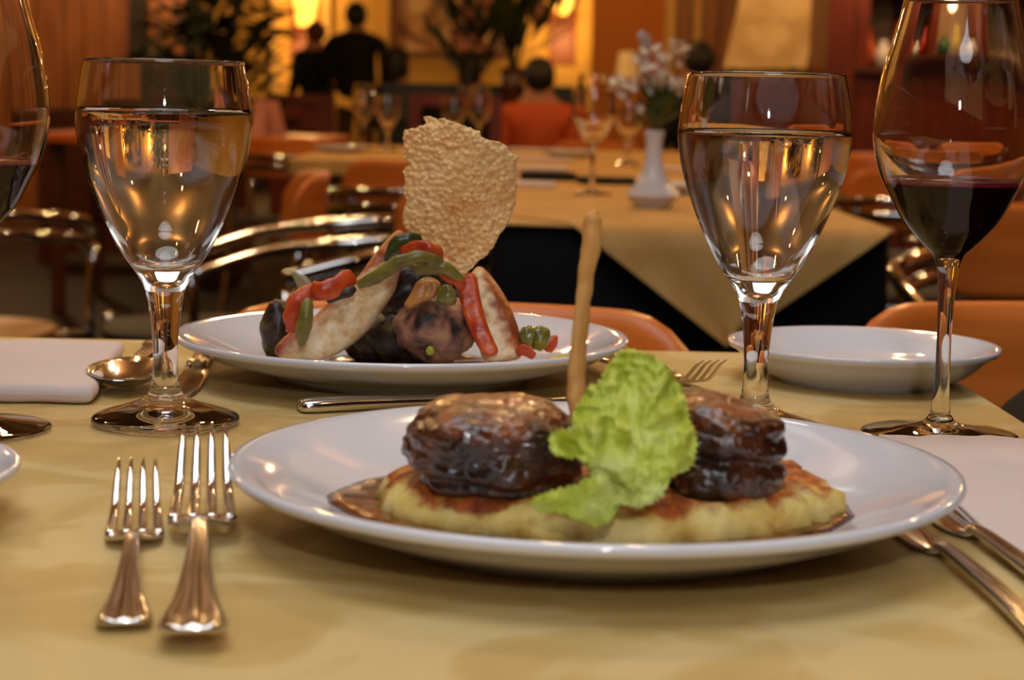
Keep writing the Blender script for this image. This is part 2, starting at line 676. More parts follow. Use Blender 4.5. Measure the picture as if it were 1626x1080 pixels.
g1 = T(263, 674, 0)
g2c = P(1210, 400, .876)
stemware('water_goblet', 'stemmed water goblet standing beside the folded napkin and two forks', (g1.x, g1.y), 'goblet', .1515, water_m,
         'still water in the goblet behind the two forks')
stemware('water_goblet', 'stemmed water goblet standing behind the steak plate near the side plate', (g2c.x, .882), 'goblet', .1465, water_m,
         'still water in the goblet near the side plate')
g3 = T(1491, 694, 0)
stemware('wine_glass', 'tall red wine glass in front of the small side plate', (g3.x, g3.y), 'wine', .1252, wine_m,
         'dark red wine in the glass before the side plate')
g4x = T(-49, 684, 0)
stemware('wine_glass', 'tall red wine glass cut by the picture edge beside the folded napkin', (g4x.x, g4x.y), 'wine', .1262, wine_m,
         'dark red wine in the glass beside the folded napkin')


# ================================================================== cutlery
def strip(st, n=9, ridge=0.0):
    """closed bar from stations (y, half width, z, thickness); domed top, optional lengthwise ridges"""
    vs, fs, rows = [], [], []
    for y, hw, z, th in st:
        row = []
        for k in range(n):
            u = -1 + 2 * k / (n - 1)
            e = math.sqrt(max(0, 1 - u * u)) ** .7
            zz = z + th * (.35 + .65 * e) + ridge * th * math.cos(3 * PI * u) * (hw / .008)
            row.append(len(vs))
            vs.append((u * hw, y, zz))
        for k in range(n - 2, 0, -1):
            u = -1 + 2 * k / (n - 1)
            row.append(len(vs))
            vs.append((u * hw * .97, y, z))
        rows.append(row)
    m = len(rows[0])
    for a, b in zip(rows[:-1], rows[1:]):
        for k in range(m):
            j = (k + 1) % m
            fs.append((a[k], a[j], b[j], b[k]))
    fs.append(tuple(rows[0][::-1]))
    fs.append(tuple(rows[-1]))
    return vs, fs


def place(v, base, dirv, scale=1.0, lift=0.0):
    d = Vector((dirv[0], dirv[1], 0)).normalized()
    s = Vector((d.y, -d.x, 0))
    return [tuple(Vector((base[0], base[1], TZ + lift)) + s * p[0] * scale + d * p[1] * scale + Vector((0, 0, p[2] * scale))) for p in v]


HANDLE = spline([(0, .0060, .0030, .0016), (.0015, .0088, .0028, .0024), (.006, .0100, .0026, .0028), (.014, .0096, .0028, .0028), (.030, .0068, .0040, .0026),
                 (.055, .0048, .0060, .0026), (.085, .0037, .0076, .0026), (.105, .0030, .0080, .0026), (.116, .0030, .0068, .0024)], 5)


def fork(label, a, b, length=.192, lift=0.0, tiprise=.018, name='dinner_fork', ws=1.0):
    t = thing(name, label, 'fork', (a[0], a[1], TZ))
    d = (b[0] - a[0], b[1] - a[1])
    sc = length / .192
    v, f = strip(HANDLE, 13, ridge=.16)
    v = [(p[0] * ws, p[1], p[2]) for p in v]
    link('handle', place(v, a, d, sc, lift), f, steel, t)
    hd = spline([(.114, .0030, .0068, .0024), (.118, .0044, .0055, .0022), (.1215, .0086, .0042, .0021), (.126, .0114, .0030, .0020), (.134, .0122, .0022, .0019), (.1405, .0122, .0022, .0018)], 4)
    v, f = strip(hd, 11)
    v = [(p[0] * ws, p[1], p[2]) for p in v]
    link('head', place(v, a, d, sc, lift), f, steel, t)
    for i in range(4):
        cx = (-1.5 + i) * .0068
        ts = spline([(.138, .0024, .0021, .0020), (.150, .0022, .0040, .0020), (.165, .0019, .0080, .0018), (.180, .0014, tiprise * .78, .0015), (.190, .0006, tiprise, .0009)], 5)
        v, f = strip(ts, 7)
        v = [((p[0] + cx * (1 - .22 * (p[1] - .138) / .05)) * ws, p[1], p[2]) for p in v]
        link('tine', place(v, a, d, sc, lift), f, steel, t)
    return t


def at_y(x, y):
    return (x, y)


a1, b1 = T(196, 985, .004), T(218, 716, .024)
fork('shorter steel fork lying next to the bread plate rim', a1, b1, length=(b1 - a1).length * 1.0, tiprise=.0245)
a2, b2 = T(306, 985, .010), T(325, 681, .029)
fork('longer steel fork lying between its shorter mate and the steak plate', a2, b2, length=(b2 - a2).length, lift=.003, tiprise=.026, ws=.95)
fa, fb = T(936, 577, .004), T(1126, 610, .0)
fork('steel fork with upturned tines behind the lettuce, nearer the side plate', (.055, 1.145), (.108, 1.000), length=.166, tiprise=.024)
fork('steel fork half hidden behind the lettuce leaf, handle at the back plate', (.028, 1.150), (.083, 1.000), length=.166, tiprise=.016)


def knife(label, a, b, length=.215, lift=0, long_handle=False):
    t = thing('table_knife', label, 'knife', (a[0], a[1], TZ))
    d = (b[0] - a[0], b[1] - a[1])
    sc = length / .215
    hs = spline([(0, .0060, .0012, .0040), (.002, .0088, .0008, .0060), (.010, .0098, .0006, .0070), (.030, .0080, .0008, .0070), (.060, .0062, .001, .0062), (.090, .0058, .001, .0060), (.098, .0072, .001, .0060), (.104, .0060, .0012, .0045)], 4)
    if long_handle:
        hs = [(y * 1.32, hw * 1.05, z * .45 + .0006, th * 1.35) for y, hw, z, th in HANDLE]
    v, f = strip(hs, 13, ridge=.16 if long_handle else .12)
    link('handle', place(v, a, d, sc, lift), f, steel, t)
    bs = spline([(.102, .0050, .0016, .0026), (.112, .0085, .0010, .0018), (.140, .0098, .0006, .0013), (.180, .0098, .0005, .0012), (.205, .0070, .0005, .0010), (.215, .0018, .0005, .0007)], 5)
    if long_handle:
        bs = [(y + .050, hw * .85, z, th) for y, hw, z, th in bs]
    v, f = strip(bs, 9)
    link('blade', place(v, a, d, sc, lift), f, steel, t)
    return t


def spoon(label, a, b, length=.195, lift=0, back=False):
    t = thing('table_spoon', label, 'spoon', (a[0], a[1], TZ))
    d = (b[0] - a[0], b[1] - a[1])
    sc = length / .195
    v, f = strip(HANDLE, 13, ridge=.14)
    link('handle', place([(p[0], p[1] * 1.08, p[2] + .001) for p in v], a, d, sc, lift), f, steel, t)
    vs, fs, rows = [], [], []
    for s in (0, 1):
        for i in range(13):
            v_ = i / 12
            yy = .122 + .068 * v_
            hw = .0035 + .0175 * math.sin(PI * min(1, v_ * 1.02)) ** .62 * (1 if v_ < .97 else .4)
            row = []
            for k in range(11):
                u = -1 + 2 * k / 10
                dep = .009 * (1 - u * u) * math.sin(PI * v_)
                row.append(len(vs))
                vs.append((u * hw, yy, .0095 - dep + .001 * s + .002 * (1 - v_)))
            rows.append(row)
    for s in (0, 1):
        for i in range(12):
            a_, b_ = rows[s * 13 + i], rows[s * 13 + i + 1]
            for k in range(10):
                q = (a_[k], a_[k + 1], b_[k + 1], b_[k])
                fs.append(q if s else q[::-1])
    for i in range(12):
        for k in (0, 10):
            q = (rows[i][k], rows[i + 1][k], rows[13 + i + 1][k], rows[13 + i][k])
            fs.append(q if k else q[::-1])
    for i in (0, 12):
        for k in range(10):
            fs.append((rows[i][k], rows[i][k + 1], rows[13 + i][k + 1], rows[13 + i][k]))
    link('spoon_bowl', place(vs, a, d, sc, lift), fs, steel, t)
    return t


spoon('steel spoon pointing out from beside the thick folded napkin', (-.222, 1.140), (-.205, .940), length=.2)
knife('steel knife partly under the chicken plate rim behind the water goblet', (-.190, 1.150), (-.176, .945), length=.21)
knife('steel dessert knife lying crosswise between the two plates of food', (-.108, .918), (.08, .985), length=.19)
knife('dark steel knife lying partly under the steak plate rim', (.1655, .497), (.1480, .72), length=.200, long_handle=True)
knife('steel knife lying along the edge of the flat white napkin', (.1860, .525), (.1660, .745), length=.200, long_handle=True)


# ================================================================== napkins
def napkin_fold(x0, x1, y0, y1, z0, z1, seed=0, wav=.003, skew=0.0):
    vs, fs, rows = [], [], []
    nx, ny = 40, 40
    e = (z1 - z0) / 2
    for s in (0, 1):
        for j in range(ny + 1):
            row = []
            for i in range(nx + 1):
                u, v = .5 - .5 * math.cos(PI * i / nx), .5 - .5 * math.cos(PI * j / ny)
                dx = min(u, 1 - u) * (x1 - x0)
                dy = min(v, 1 - v) * (y1 - y0)
                k = min(1, min(dx, dy) / e)
                h = math.sqrt(max(0, 1 - (1 - k) ** 2))
                x = x0 + (x1 - x0) * u + skew * v
                y = y0 + (y1 - y0) * v
                x += wav * nz((u * 2, v * 5, seed)) * .5
                y += wav * nz((u * 9, v * 2, seed + 4))
                zm = (z0 + z1) / 2
                z = zm + (e * h if s else -e * h)
                if s:
                    z += .0014 * nz((x * 30, y * 30, seed)) * h
                row.append(len(vs))
                vs.append((x, y, z))
            rows.append(row)
    for s in (0, 1):
        for j in range(ny):
            a, b = rows[s * (ny + 1) + j], rows[s * (ny + 1) + j + 1]
            for i in range(nx):
                q = (a[i], a[i + 1], b[i + 1], b[i])
                fs.append(q if s else q[::-1])
    return vs, fs


parts = [napkin_fold(-.47, -.2145, .925, 1.105, TZ + .0004, TZ + .0098, seed=3, wav=.007, skew=-.022)]
tag(link('napkin', *merge(*parts), napkin_m), 'thick folded white napkin beside the spoon and water goblet', 'napkin')
parts = [napkin_fold(.1815, .264, .50, .862, TZ + .0003 + .0025 * k, TZ + .0003 + .0025 * (k + 1.04), seed=9 + k * .3, wav=.004, skew=-.006) for k in range(2)]
tag(link('napkin', *merge(*parts), napkin_m), 'flat white napkin between the steak plate and the table edge', 'napkin')

# ================================================================== food on the near plate
potato_m = mat('potato_cake', rough=.55, spec=.4, Subsurface_Weight=.15, Subsurface_Scale=.004)
potato_m.node_tree.nodes['Principled BSDF'].inputs['Subsurface Radius'].default_value = (1, .6, .3)
nt = potato_m.node_tree
tc = nt.nodes.new('ShaderNodeTexCoord')
sx = nt.nodes.new('ShaderNodeSeparateXYZ')
nt.links.new(tc.outputs['Object'], sx.inputs[0])
r1 = ramp_noise(potato_m, [(.30, S(206, 158, 72)), (.45, S(226, 196, 110)), (.65, S(238, 216, 144))], scale=55, detail=5, inp=None)
r2 = ramp_noise(potato_m, [(.35, S(120, 48, 16)), (.55, S(186, 96, 36)), (.7, S(214, 158, 70))], scale=120, detail=5, inp=None)
mx = nt.nodes.new('ShaderNodeMix')
mx.data_type = 'RGBA'
nn_ = nt.nodes.new('ShaderNodeTexNoise')
nn_.inputs['Scale'].default_value = 75
nn_.inputs['Detail'].default_value = 4
nt.links.new(tc.outputs['Object'], nn_.inputs['Vector'])
ma = nt.nodes.new('ShaderNodeMath')
ma.operation = 'MULTIPLY_ADD'
ma.inputs[1].default_value = .020
nt.links.new(nn_.outputs['Fac'], ma.inputs[0])
nt.links.new(sx.outputs['Z'], ma.inputs[2])
mr = nt.nodes.new('ShaderNodeMapRange')
mr.inputs['From Min'].default_value = .0292
mr.inputs['From Max'].default_value = .0325
nt.links.new(ma.outputs[0], mr.inputs['Value'])
nt.links.new(mr.outputs[0], mx.inputs[0])
nt.links.new(r1.outputs[0], mx.inputs[6])
nt.links.new(r2.outputs[0], mx.inputs[7])
nt.links.new(mx.outputs[2], bsdf(potato_m).inputs['Base Color'])
bump(potato_m, 260, .7, .0012, 5)
sauce_m = mat('brown_sauce', rough=.16, spec=.55, Coat_Weight=.4)
ramp_noise(sauce_m, [(.35, S(74, 30, 8)), (.55, S(122, 62, 22)), (.72, S(156, 90, 40))], scale=60, detail=5, dist=.6)
bump(sauce_m, 300, .35, .001, 4)
steak_m = mat('glazed_steak', rough=.28, spec=.6, Coat_Weight=.45, Coat_Roughness=.12)
ramp_noise(steak_m, [(.34, S(20, 9, 5)), (.5, S(52, 24, 12)), (.64, S(92, 46, 24)), (.76, S(134, 76, 40))], scale=55, detail=7, dist=.5, rough=.65)
bump(steak_m, 240, .8, .0014, 6)
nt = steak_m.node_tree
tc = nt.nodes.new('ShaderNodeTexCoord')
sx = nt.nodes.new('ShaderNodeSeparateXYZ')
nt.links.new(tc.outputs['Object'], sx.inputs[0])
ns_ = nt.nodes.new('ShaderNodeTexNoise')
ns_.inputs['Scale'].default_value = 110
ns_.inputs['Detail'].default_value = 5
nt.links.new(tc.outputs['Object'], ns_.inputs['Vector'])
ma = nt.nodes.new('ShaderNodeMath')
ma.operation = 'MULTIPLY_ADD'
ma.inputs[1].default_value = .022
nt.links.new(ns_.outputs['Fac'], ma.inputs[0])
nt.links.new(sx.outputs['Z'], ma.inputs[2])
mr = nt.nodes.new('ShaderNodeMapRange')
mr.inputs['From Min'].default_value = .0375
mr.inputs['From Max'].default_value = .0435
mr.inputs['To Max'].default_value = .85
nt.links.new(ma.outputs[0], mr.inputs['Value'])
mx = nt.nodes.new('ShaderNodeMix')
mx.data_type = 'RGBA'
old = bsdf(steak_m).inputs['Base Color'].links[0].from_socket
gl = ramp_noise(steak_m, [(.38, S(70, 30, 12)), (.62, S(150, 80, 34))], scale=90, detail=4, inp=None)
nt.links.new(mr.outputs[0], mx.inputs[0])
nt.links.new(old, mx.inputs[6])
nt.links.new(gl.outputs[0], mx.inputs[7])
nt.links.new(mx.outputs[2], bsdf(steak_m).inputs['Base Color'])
fry_m = mat('fried_stick', rough=.5, spec=.4, Subsurface_Weight=.1, Subsurface_Scale=.003)
ramp_noise(fry_m, [(.26, S(160, 84, 32)), (.38, S(214, 150, 76)), (.7, S(238, 186, 108))], scale=90, detail=4, stretch=(1, 1, .22))
bump(fry_m, 300, .4, .0008, 4, stretch=(1, 1, .3))
lettuce_m = mat('lettuce_leaf', rough=.42, spec=.45, Subsurface_Weight=0)
ramp_noise(lettuce_m, [(.3, S(198, 208, 56)), (.5, S(226, 234, 106)), (.68, S(240, 244, 160))], scale=48, detail=4, dist=.5)
bump(lettuce_m, 260, .3, .0009, 4)
bsdf(lettuce_m).inputs['Transmission Weight'].default_value = 0
# light passing through the leaf
nt = lettuce_m.node_tree
tr = nt.nodes.new('ShaderNodeBsdfTranslucent')
tr.inputs[0].default_value = S(206, 222, 70)
ms = nt.nodes.new('ShaderNodeMixShader')
ms.inputs[0].default_value = .35
out = nt.nodes['Material Output']
nt.links.new(bsdf(lettuce_m).outputs[0], ms.inputs[1])
nt.links.new(tr.outputs[0], ms.inputs[2])
nt.links.new(ms.outputs[0], out.inputs[0])

zw = TZ + .0092          # well of the near plate


def disc_body(cx, cy, rx, ry, z0, z1, edge, namp, seed, nth=160, nr=26, top_amp=.001, lobes=.06, zb=None):
    """flattish irregular cake: ragged outline, uneven top, rounded rim"""
    vs, fs, rows = [], [], []

    def outline(a):
        q = 1 + lobes * noise.noise(Vector((math.cos(a) * 1.6, math.sin(a) * 1.6, seed)))
        q += namp * noise.noise(Vector((math.cos(a) * 9, math.sin(a) * 9, seed + 5)))
        return rx * q, ry * q
    for i in range(1, nr + 1):
        t = i / nr
        row = []
        for k in range(nth):
            a = 2 * PI * k / nth
            ox, oy = outline(a)
            x, y = cx + ox * t * math.cos(a), cy + oy * t * math.sin(a)
            de = (1 - t) * min(rx, ry)
            h = math.sqrt(max(0, 1 - (1 - min(1, de / edge)) ** 2))
            z = z0 + (z1 - z0) * h + top_amp * nz((x * 90, y * 90, seed)) * (.3 + h)
            row.append(len(vs))
            vs.append((x, y, z))
        rows.append(row)
    top = len(vs)
    vs.append((cx, cy, z1))
    for k in range(nth):
        fs.append((top, rows[0][k], rows[0][(k + 1) % nth]))
    for a_, b_ in zip(rows[:-1], rows[1:]):
        for k in range(nth):
            j = (k + 1) % nth
            fs.append((a_[k], b_[k], b_[j], a_[j]))
    # flat underside following the rim
    bot = []
    for k in range(nth):
        v = vs[rows[-1][k]]
        bot.append(len(vs))
        vs.append((cx + (v[0] - cx) * .97, cy + (v[1] - cy) * .97, z0 if zb is None else zb))
    for k in range(nth):
        j = (k + 1) % nth
        fs.append((rows[-1][k], bot[k], bot[j], rows[-1][j]))
    fs.append(tuple(bot[::-1]))
    return vs, fs


v, f = disc_body(C1[0] - .0035, .664, .0965, .074, 0, .0030, .010, .02, 4.4, top_amp=.0005, lobes=.05)
plate_in = [(0, .0080), (.078, .0085), (.090, .0098), (.100, .0130), (.114, .0190), (.128, .0243), (.14, .026)]


def plate_z(x, y):
    r = math.hypot(x - C1[0], y - C1[1]) / 1.0111
    return float(np.interp(r, [q[0] for q in plate_in], [q[1] * 1.02 for q in plate_in]))


v = [(p[0], p[1], p[2] + TZ + plate_z(p[0], p[1]) + .0003) for p in v]
tag(link('sauce', v, f, sauce_m), 'glossy brown gravy pooled around the potato cake', 'sauce')
v, f = disc_body(C1[0] + .004, .6615, .0865, .061, zw + .0012, zw + .0150, .010, .055, 5.1, top_amp=.0028, lobes=.08)
for i, p in enumerate(v):        # crumbly side
    q = .0034 * nz((p[0] * 110, p[1] * 110, p[2] * 170), 1, 3)
    v[i] = (p[0] + q, p[1] + q * .8, p[2] + q * .5)
pc = tag(link('potato_cake', v, f, potato_m, origin=(C1[0], .66, TZ + .0)), 'pale yellow fried potato cake with browned crust under the steaks', 'potato cake')
# small drops of gravy at the rim of the potato cake
dv, df = lathe([(0, -.0008), (.0035, 0), (.0025, .0009), (0, .0012)], 16, tuple(T(1268, 742, .0120)))
tag(link('gravy_drop', dv, df, sauce_m), 'tiny drop of gravy on the bare part of the steak plate', 'gravy')


def steak_fn(seed, grooves, wav=.10, flat=.55):
    def fn(p):
        r = 1 + wav * nz(p, 1.5, seed) * 1.3 + .05 * nz(p, 4.5, seed + 2) + .026 * nz(p, 12, seed + 3)
        # medallion: flattened top and bottom, full sides
        q = Vector((p.x, p.y, 0))
        l = q.length
        e = max(abs(p.z), 1e-6)
        k = 1 / max((l ** 3.2 + e ** 3.2) ** (1 / 3.2), 1e-6)
        s = Vector((p.x * k, p.y * k, p.z * k))
        g = 0
        for gz, gw, ga in grooves:
            zz = s.z + .22 * nz((p.x * 1.4, p.y * 1.4, seed))
            g += ga * math.exp(-((zz - gz) / gw) ** 2)
        side = min(1, l * 1.3)
        return Vector((s.x * (r - g * side), s.y * (r - g * side), s.z * r))
    return fn


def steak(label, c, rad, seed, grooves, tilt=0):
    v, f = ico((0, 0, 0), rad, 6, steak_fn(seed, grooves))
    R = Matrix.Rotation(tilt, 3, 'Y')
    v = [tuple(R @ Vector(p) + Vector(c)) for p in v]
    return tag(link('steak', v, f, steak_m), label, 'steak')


s1 = P(787, 715, .640)
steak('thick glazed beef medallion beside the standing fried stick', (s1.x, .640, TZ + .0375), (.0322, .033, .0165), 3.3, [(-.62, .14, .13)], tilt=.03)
s2 = P(1138, 720, .64)
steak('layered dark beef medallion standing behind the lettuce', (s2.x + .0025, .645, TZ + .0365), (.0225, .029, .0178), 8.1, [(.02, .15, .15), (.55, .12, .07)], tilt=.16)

# fried stick standing up
pts = [P(917, 662, .652), P(915, 600, .653), P(921, 530, .655), P(928, 460, .656), P(936, 400, .656), P(942, 350, .657), P(946, 334, .657)]
rad = [.0036, .0036, .0034, .0032, .0040, .0036, .0012]
path = spline([(p.x, p.y, p.z, r) for p, r in zip(pts, rad)], 10)
tag(link('fried_stick', *tube(path, 14, flat=.75, wob=.28), fry_m), 'long golden fried potato stick standing upright between the steaks', 'fried stick')


# lettuce: ruffled leaf of three lobes
def leaf_lobe(outline, d0, lean, ruff=.004, freq=5, seed=0, curl=.0, thick=.0004, step=3.0, fold=None):
    cx = sum(p[0] for p in outline) / len(outline)
    cy = sum(p[1] for p in outline) / len(outline)

    def fn(x, y, t):
        u, v = (x - cx), (y - cy)
        rr = math.hypot(u, v) / 90
        a = math.atan2(v, u)
        dep = lean * (y - cy) / 100 + curl * (u / 100) ** 2
        dep += ruff * rr * math.sin(a * freq + 2.2 * math.sin(a * 2 + seed) + seed)
        dep += ruff * 1.7 * noise.noise(Vector((x / 38, y / 38, seed))) + ruff * (.25 + .9 * min(1, rr) ** 3) * noise.noise(Vector((x / 13, y / 13, seed + 7)))
        if fold:
            dep += fold(u, v)
        p = P(x + 3 * noise.noise(Vector((x / 12, y / 12, seed + 3))), y + 3 * noise.noise(Vector((x / 12, y / 12, seed + 9))), d0 + dep)
        p.y += t
        return p
    return pillow(ragged(outline, seed), step, fn, thick, 6, seed=3, edge_min=.6)


def ragged(outline, seed, amp=4.5, k=9):
    sm = spline([tuple(p) for p in outline] + [tuple(outline[0])], k)[:-1]
    out = []
    for i, (x, y) in enumerate(sm):
        a = sm[i - 1]
        b = sm[(i + 1) % len(sm)]
        tx, ty = b[0] - a[0], b[1] - a[1]
        l = math.hypot(tx, ty) or 1
        q = amp * (noise.noise(Vector((x / 7, y / 7, seed))) + .6 * math.sin(i * 1.9))
        out.append((x + ty / l * q * .8, y - tx / l * q * .8))
    return out


lt = thing('lettuce_leaf', 'frilly pale green lettuce leaf leaning on the steaks', 'lettuce', tuple(T(930, 815, .02)))
big = [(968, 572), (990, 553), (1020, 558), (1045, 572), (1068, 592), (1080, 612), (1092, 640), (1096, 668), (1106, 690), (1106, 720), (1094, 745), (1066, 762), (1050, 790),
       (1030, 802), (1012, 808), (985, 800), (960, 790), (940, 762), (925, 730), (908, 690), (912, 655), (930, 620), (955, 600)]
link('leaf_blade', *leaf_lobe(big, .607, -.018, ruff=.0042, freq=6, seed=1.3, curl=.005), lettuce_m, lt)
front = [(872, 700), (880, 684), (905, 680), (925, 668), (950, 660), (975, 662), (998, 680), (1008, 706), (1010, 740), (1002, 775), (988, 800), (968, 828), (945, 832), (925, 812),
         (930, 775), (938, 745), (915, 728), (893, 725), (876, 716)]
link('leaf_frill', *leaf_lobe(front, .590, -.006, ruff=.0046, freq=5, seed=4.1, curl=-.012), lettuce_m, lt)
tail = [(840, 802), (852, 788), (880, 778), (912, 770), (935, 758), (965, 762), (978, 790), (972, 822), (950, 836), (925, 828), (905, 822), (880, 816), (855, 815)]
link('leaf_tip', *leaf_lobe(tail, .578, .006, ruff=.0034, freq=6, seed=7.7), lettuce_m, lt)

# ================================================================== food on the far plate
crisp_m = mat('cheese_crisp', rough=.6, spec=.35, Subsurface_Weight=.12, Subsurface_Scale=.003)
ramp_noise(crisp_m, [(.30, S(236, 170, 100)), (.5, S(248, 200, 132)), (.7, S(252, 218, 158))], scale=38, detail=5)
cv_ = ramp_noise(crisp_m, [(.0, S(250, 226, 178)), (.45, S(238, 192, 128)), (.75, S(196, 124, 66))], scale=330, inp=None, kind='voronoi')
nt = crisp_m.node_tree
mx = nt.nodes.new('ShaderNodeMix')
mx.data_type = 'RGBA'
mx.inputs[0].default_value = .35
nt.links.new(bsdf(crisp_m).inputs['Base Color'].links[0].from_socket, mx.inputs[6])
nt.links.new(cv_.outputs[0], mx.inputs[7])
nt.links.new(mx.outputs[2], bsdf(crisp_m).inputs['Base Color'])
bump(crisp_m, 330, .45, .0012, 3, kind='voronoi')
chick_m = mat('grilled_chicken', rough=.38, spec=.5, Subsurface_Weight=.12, Subsurface_Scale=.004)
nt = chick_m.node_tree
ra = ramp_noise(chick_m, [(.34, S(214, 160, 98)), (.47, S(236, 200, 146)), (.62, S(248, 226, 186))], scale=110, detail=6, inp=None, rough=.65)
skin_m = mat('browned_skin', rough=.3, spec=.5)
ramp_noise(skin_m, [(.3, S(132, 56, 22)), (.5, S(188, 104, 46)), (.7, S(222, 158, 84))], scale=70, detail=6, dist=.6)
bump(skin_m, 320, .7, .001, 5)
at_ = nt.nodes.new('ShaderNodeAttribute')
at_.attribute_name = 'rim'
mx = nt.nodes.new('ShaderNodeMix')
mx.data_type = 'RGBA'
rb = ramp_noise(chick_m, [(.3, S(126, 50, 20)), (.55, S(178, 92, 42)), (.7, S(214, 146, 74))], scale=80, detail=6, inp=None)
nt.links.new(at_.outputs['Fac'], mx.inputs[0])
nt.links.new(ra.outputs[0], mx.inputs[6])
nt.links.new(rb.outputs[0], mx.inputs[7])
nt.links.new(mx.outputs[2], bsdf(chick_m).inputs['Base Color'])
bump(chick_m, 330, .55, .0009, 5)
pepper_m = mat('red_pepper', rough=.3, spec=.45)
ramp_noise(pepper_m, [(.35, S(172, 50, 16)), (.5, S(200, 72, 26)), (.7, S(218, 100, 44))], scale=90, detail=3)
bump(pepper_m, 200, .25, .0008)
bean_m = mat('green_bean', rough=.3, spec=.45)
ramp_noise(bean_m, [(.35, S(104, 92, 34)), (.6, S(142, 128, 56)), (.75, S(178, 164, 88))], scale=80, detail=4)
bump(bean_m, 300, .25, .0006)
darkveg_m = mat('roast_dark_vegetable', rough=.36, spec=.45)
ramp_noise(darkveg_m, [(.35, S(24, 15, 14)), (.55, S(62, 46, 34)), (.7, S(116, 104, 54))], scale=85, detail=4)
potskin_m = mat('roast_potato_skin', rough=.5, spec=.4, Coat_Weight=.08)
ramp_noise(potskin_m, [(.36, S(40, 30, 26)), (.45, S(112, 74, 58)), (.58, S(160, 108, 84)), (.74, S(196, 150, 108))], scale=75, detail=6, dist=.5)
bump(potskin_m, 260, .5, .001, 5)
olive_m = mat('green_olive', rough=.25, spec=.55, Coat_Weight=.3)
ramp_noise(olive_m, [(.35, S(84, 80, 26)), (.65, S(150, 144, 62))], scale=70, detail=4)
yellow_sauce_m = mat('yellow_dressing', S(206, 178, 60), .2)

CR = [(672, 186), (684, 184), (694, 190), (706, 187), (716, 192), (728, 196), (742, 202), (757, 207), (762, 209), (765, 218), (778, 222), (795, 226), (806, 234), (812, 244), (824, 248), (819, 258),
      (822, 272), (821, 290), (819, 308), (820, 325), (812, 342), (805, 358), (794, 372), (789, 380), (784, 392), (778, 400), (764, 412), (752, 424), (742, 434), (730, 436),
      (712, 424), (692, 404), (668, 388), (652, 372), (640, 356), (639, 338), (646, 322), (640, 305), (643, 286), (640, 272), (649, 262), (640, 247), (641, 228), (640, 214), (643, 207), (656, 203), (670, 200), (676, 196)]
CR = [(x + 0.0, y + 0.0) for x, y in CR]


def crisp_map(x, y, t):
    u, v = (x - 731) / 90, (y - 310) / 125
    d = 1.005 + .010 * u * u - .006 * v + .004 * math.sin(v * 2 + u) - .004 * u
    p = P(x, y, d)
    p.y += t
    return p


def crisp_disp(x, y, s, k):
    v1 = noise.voronoi(Vector((x / 8.5, y / 8.5, 3.1 * s)))[0]
    v2 = noise.voronoi(Vector((x / 3.6, y / 3.6, 8.1 * s)))[0]
    b = (.5 - v1[0]) * .0028 + (.5 - v2[0]) * .0004
    q = noise.noise(Vector((x / 22, y / 22, s)))
    return b + .0007 * q


def crisp_outline():
    out = []
    n = len(CR)
    for i in range(n):
        a, b = CR[i], CR[(i + 1) % n]
        L = math.dist(a, b)
        k = max(1, int(L / 1.8))
        for s in range(k):
            x, y = a[0] + (b[0] - a[0]) * s / k, a[1] + (b[1] - a[1]) * s / k
            ux, uy = (b[0] - a[0]) / L, (b[1] - a[1]) / L
            q = (.55 - noise.voronoi(Vector((x / 6.5, y / 6.5, 1)))[0][0]) * 3.6
            out.append((x + uy * q, y - ux * q))
    return out


cv, cf = pillow(crisp_outline(), 1.45, crisp_map, .0013, 5, disp=crisp_disp, edge_min=.5)
tag(fix_normals(link('cheese_crisp', cv, cf, crisp_m)), 'thin bumpy golden cheese crisp standing upright on the chicken', 'cheese crisp')


def slab(name, outline, d0, lean, thick, edge, m, label, cat, step=4.0, amp=.0012, seed=0, rim_dir=None, rim_at=.0, rim_w=14, rim_top=None, parent=None, smoothk=5):
    """solid piece of food cut from an outline; rim attribute marks the browned edge"""
    cx = sum(p[0] for p in outline) / len(outline)
    cy = sum(p[1] for p in outline) / len(outline)
    ol = spline([tuple(p) for p in outline] + [tuple(outline[0])], smoothk)[:-1]

    def fn(x, y, t):
        p = P(x, y, d0 + lean[0] * (x - cx) / 100 + lean[1] * (y - cy) / 100)
        p.y += t
        return p

    def dp(x, y, s, k):
        return amp * (noise.noise(Vector((x / 16, y / 16, seed + s))) + .5 * noise.noise(Vector((x / 6, y / 6, seed + s)))) * k
    v, f = pillow(ol, step, fn, thick, edge, disp=dp, seed=2)
    o = fix_normals(link(name, v, f, m, parent))
    if rim_dir:
        p2, tris, dist = sheet2d(ol, step, seed=2)
        at = o.data.attributes.new('rim', 'FLOAT', 'POINT')
        vals = []
        for (x, y) in p2:
            q = ((x - cx) * rim_dir[0] + (y - cy) * rim_dir[1]) - rim_at + 9 * noise.noise(Vector((x / 14, y / 14, seed)))
            if rim_top:
                q += max(0, (rim_top - y) * .28)
            vals.append(max(0, min(1, q / rim_w)))
        at.data.foreach_set('value', vals + [min(1, q + .5) for q in vals])
    if parent is None:
        tag(o, label, cat)
    return o


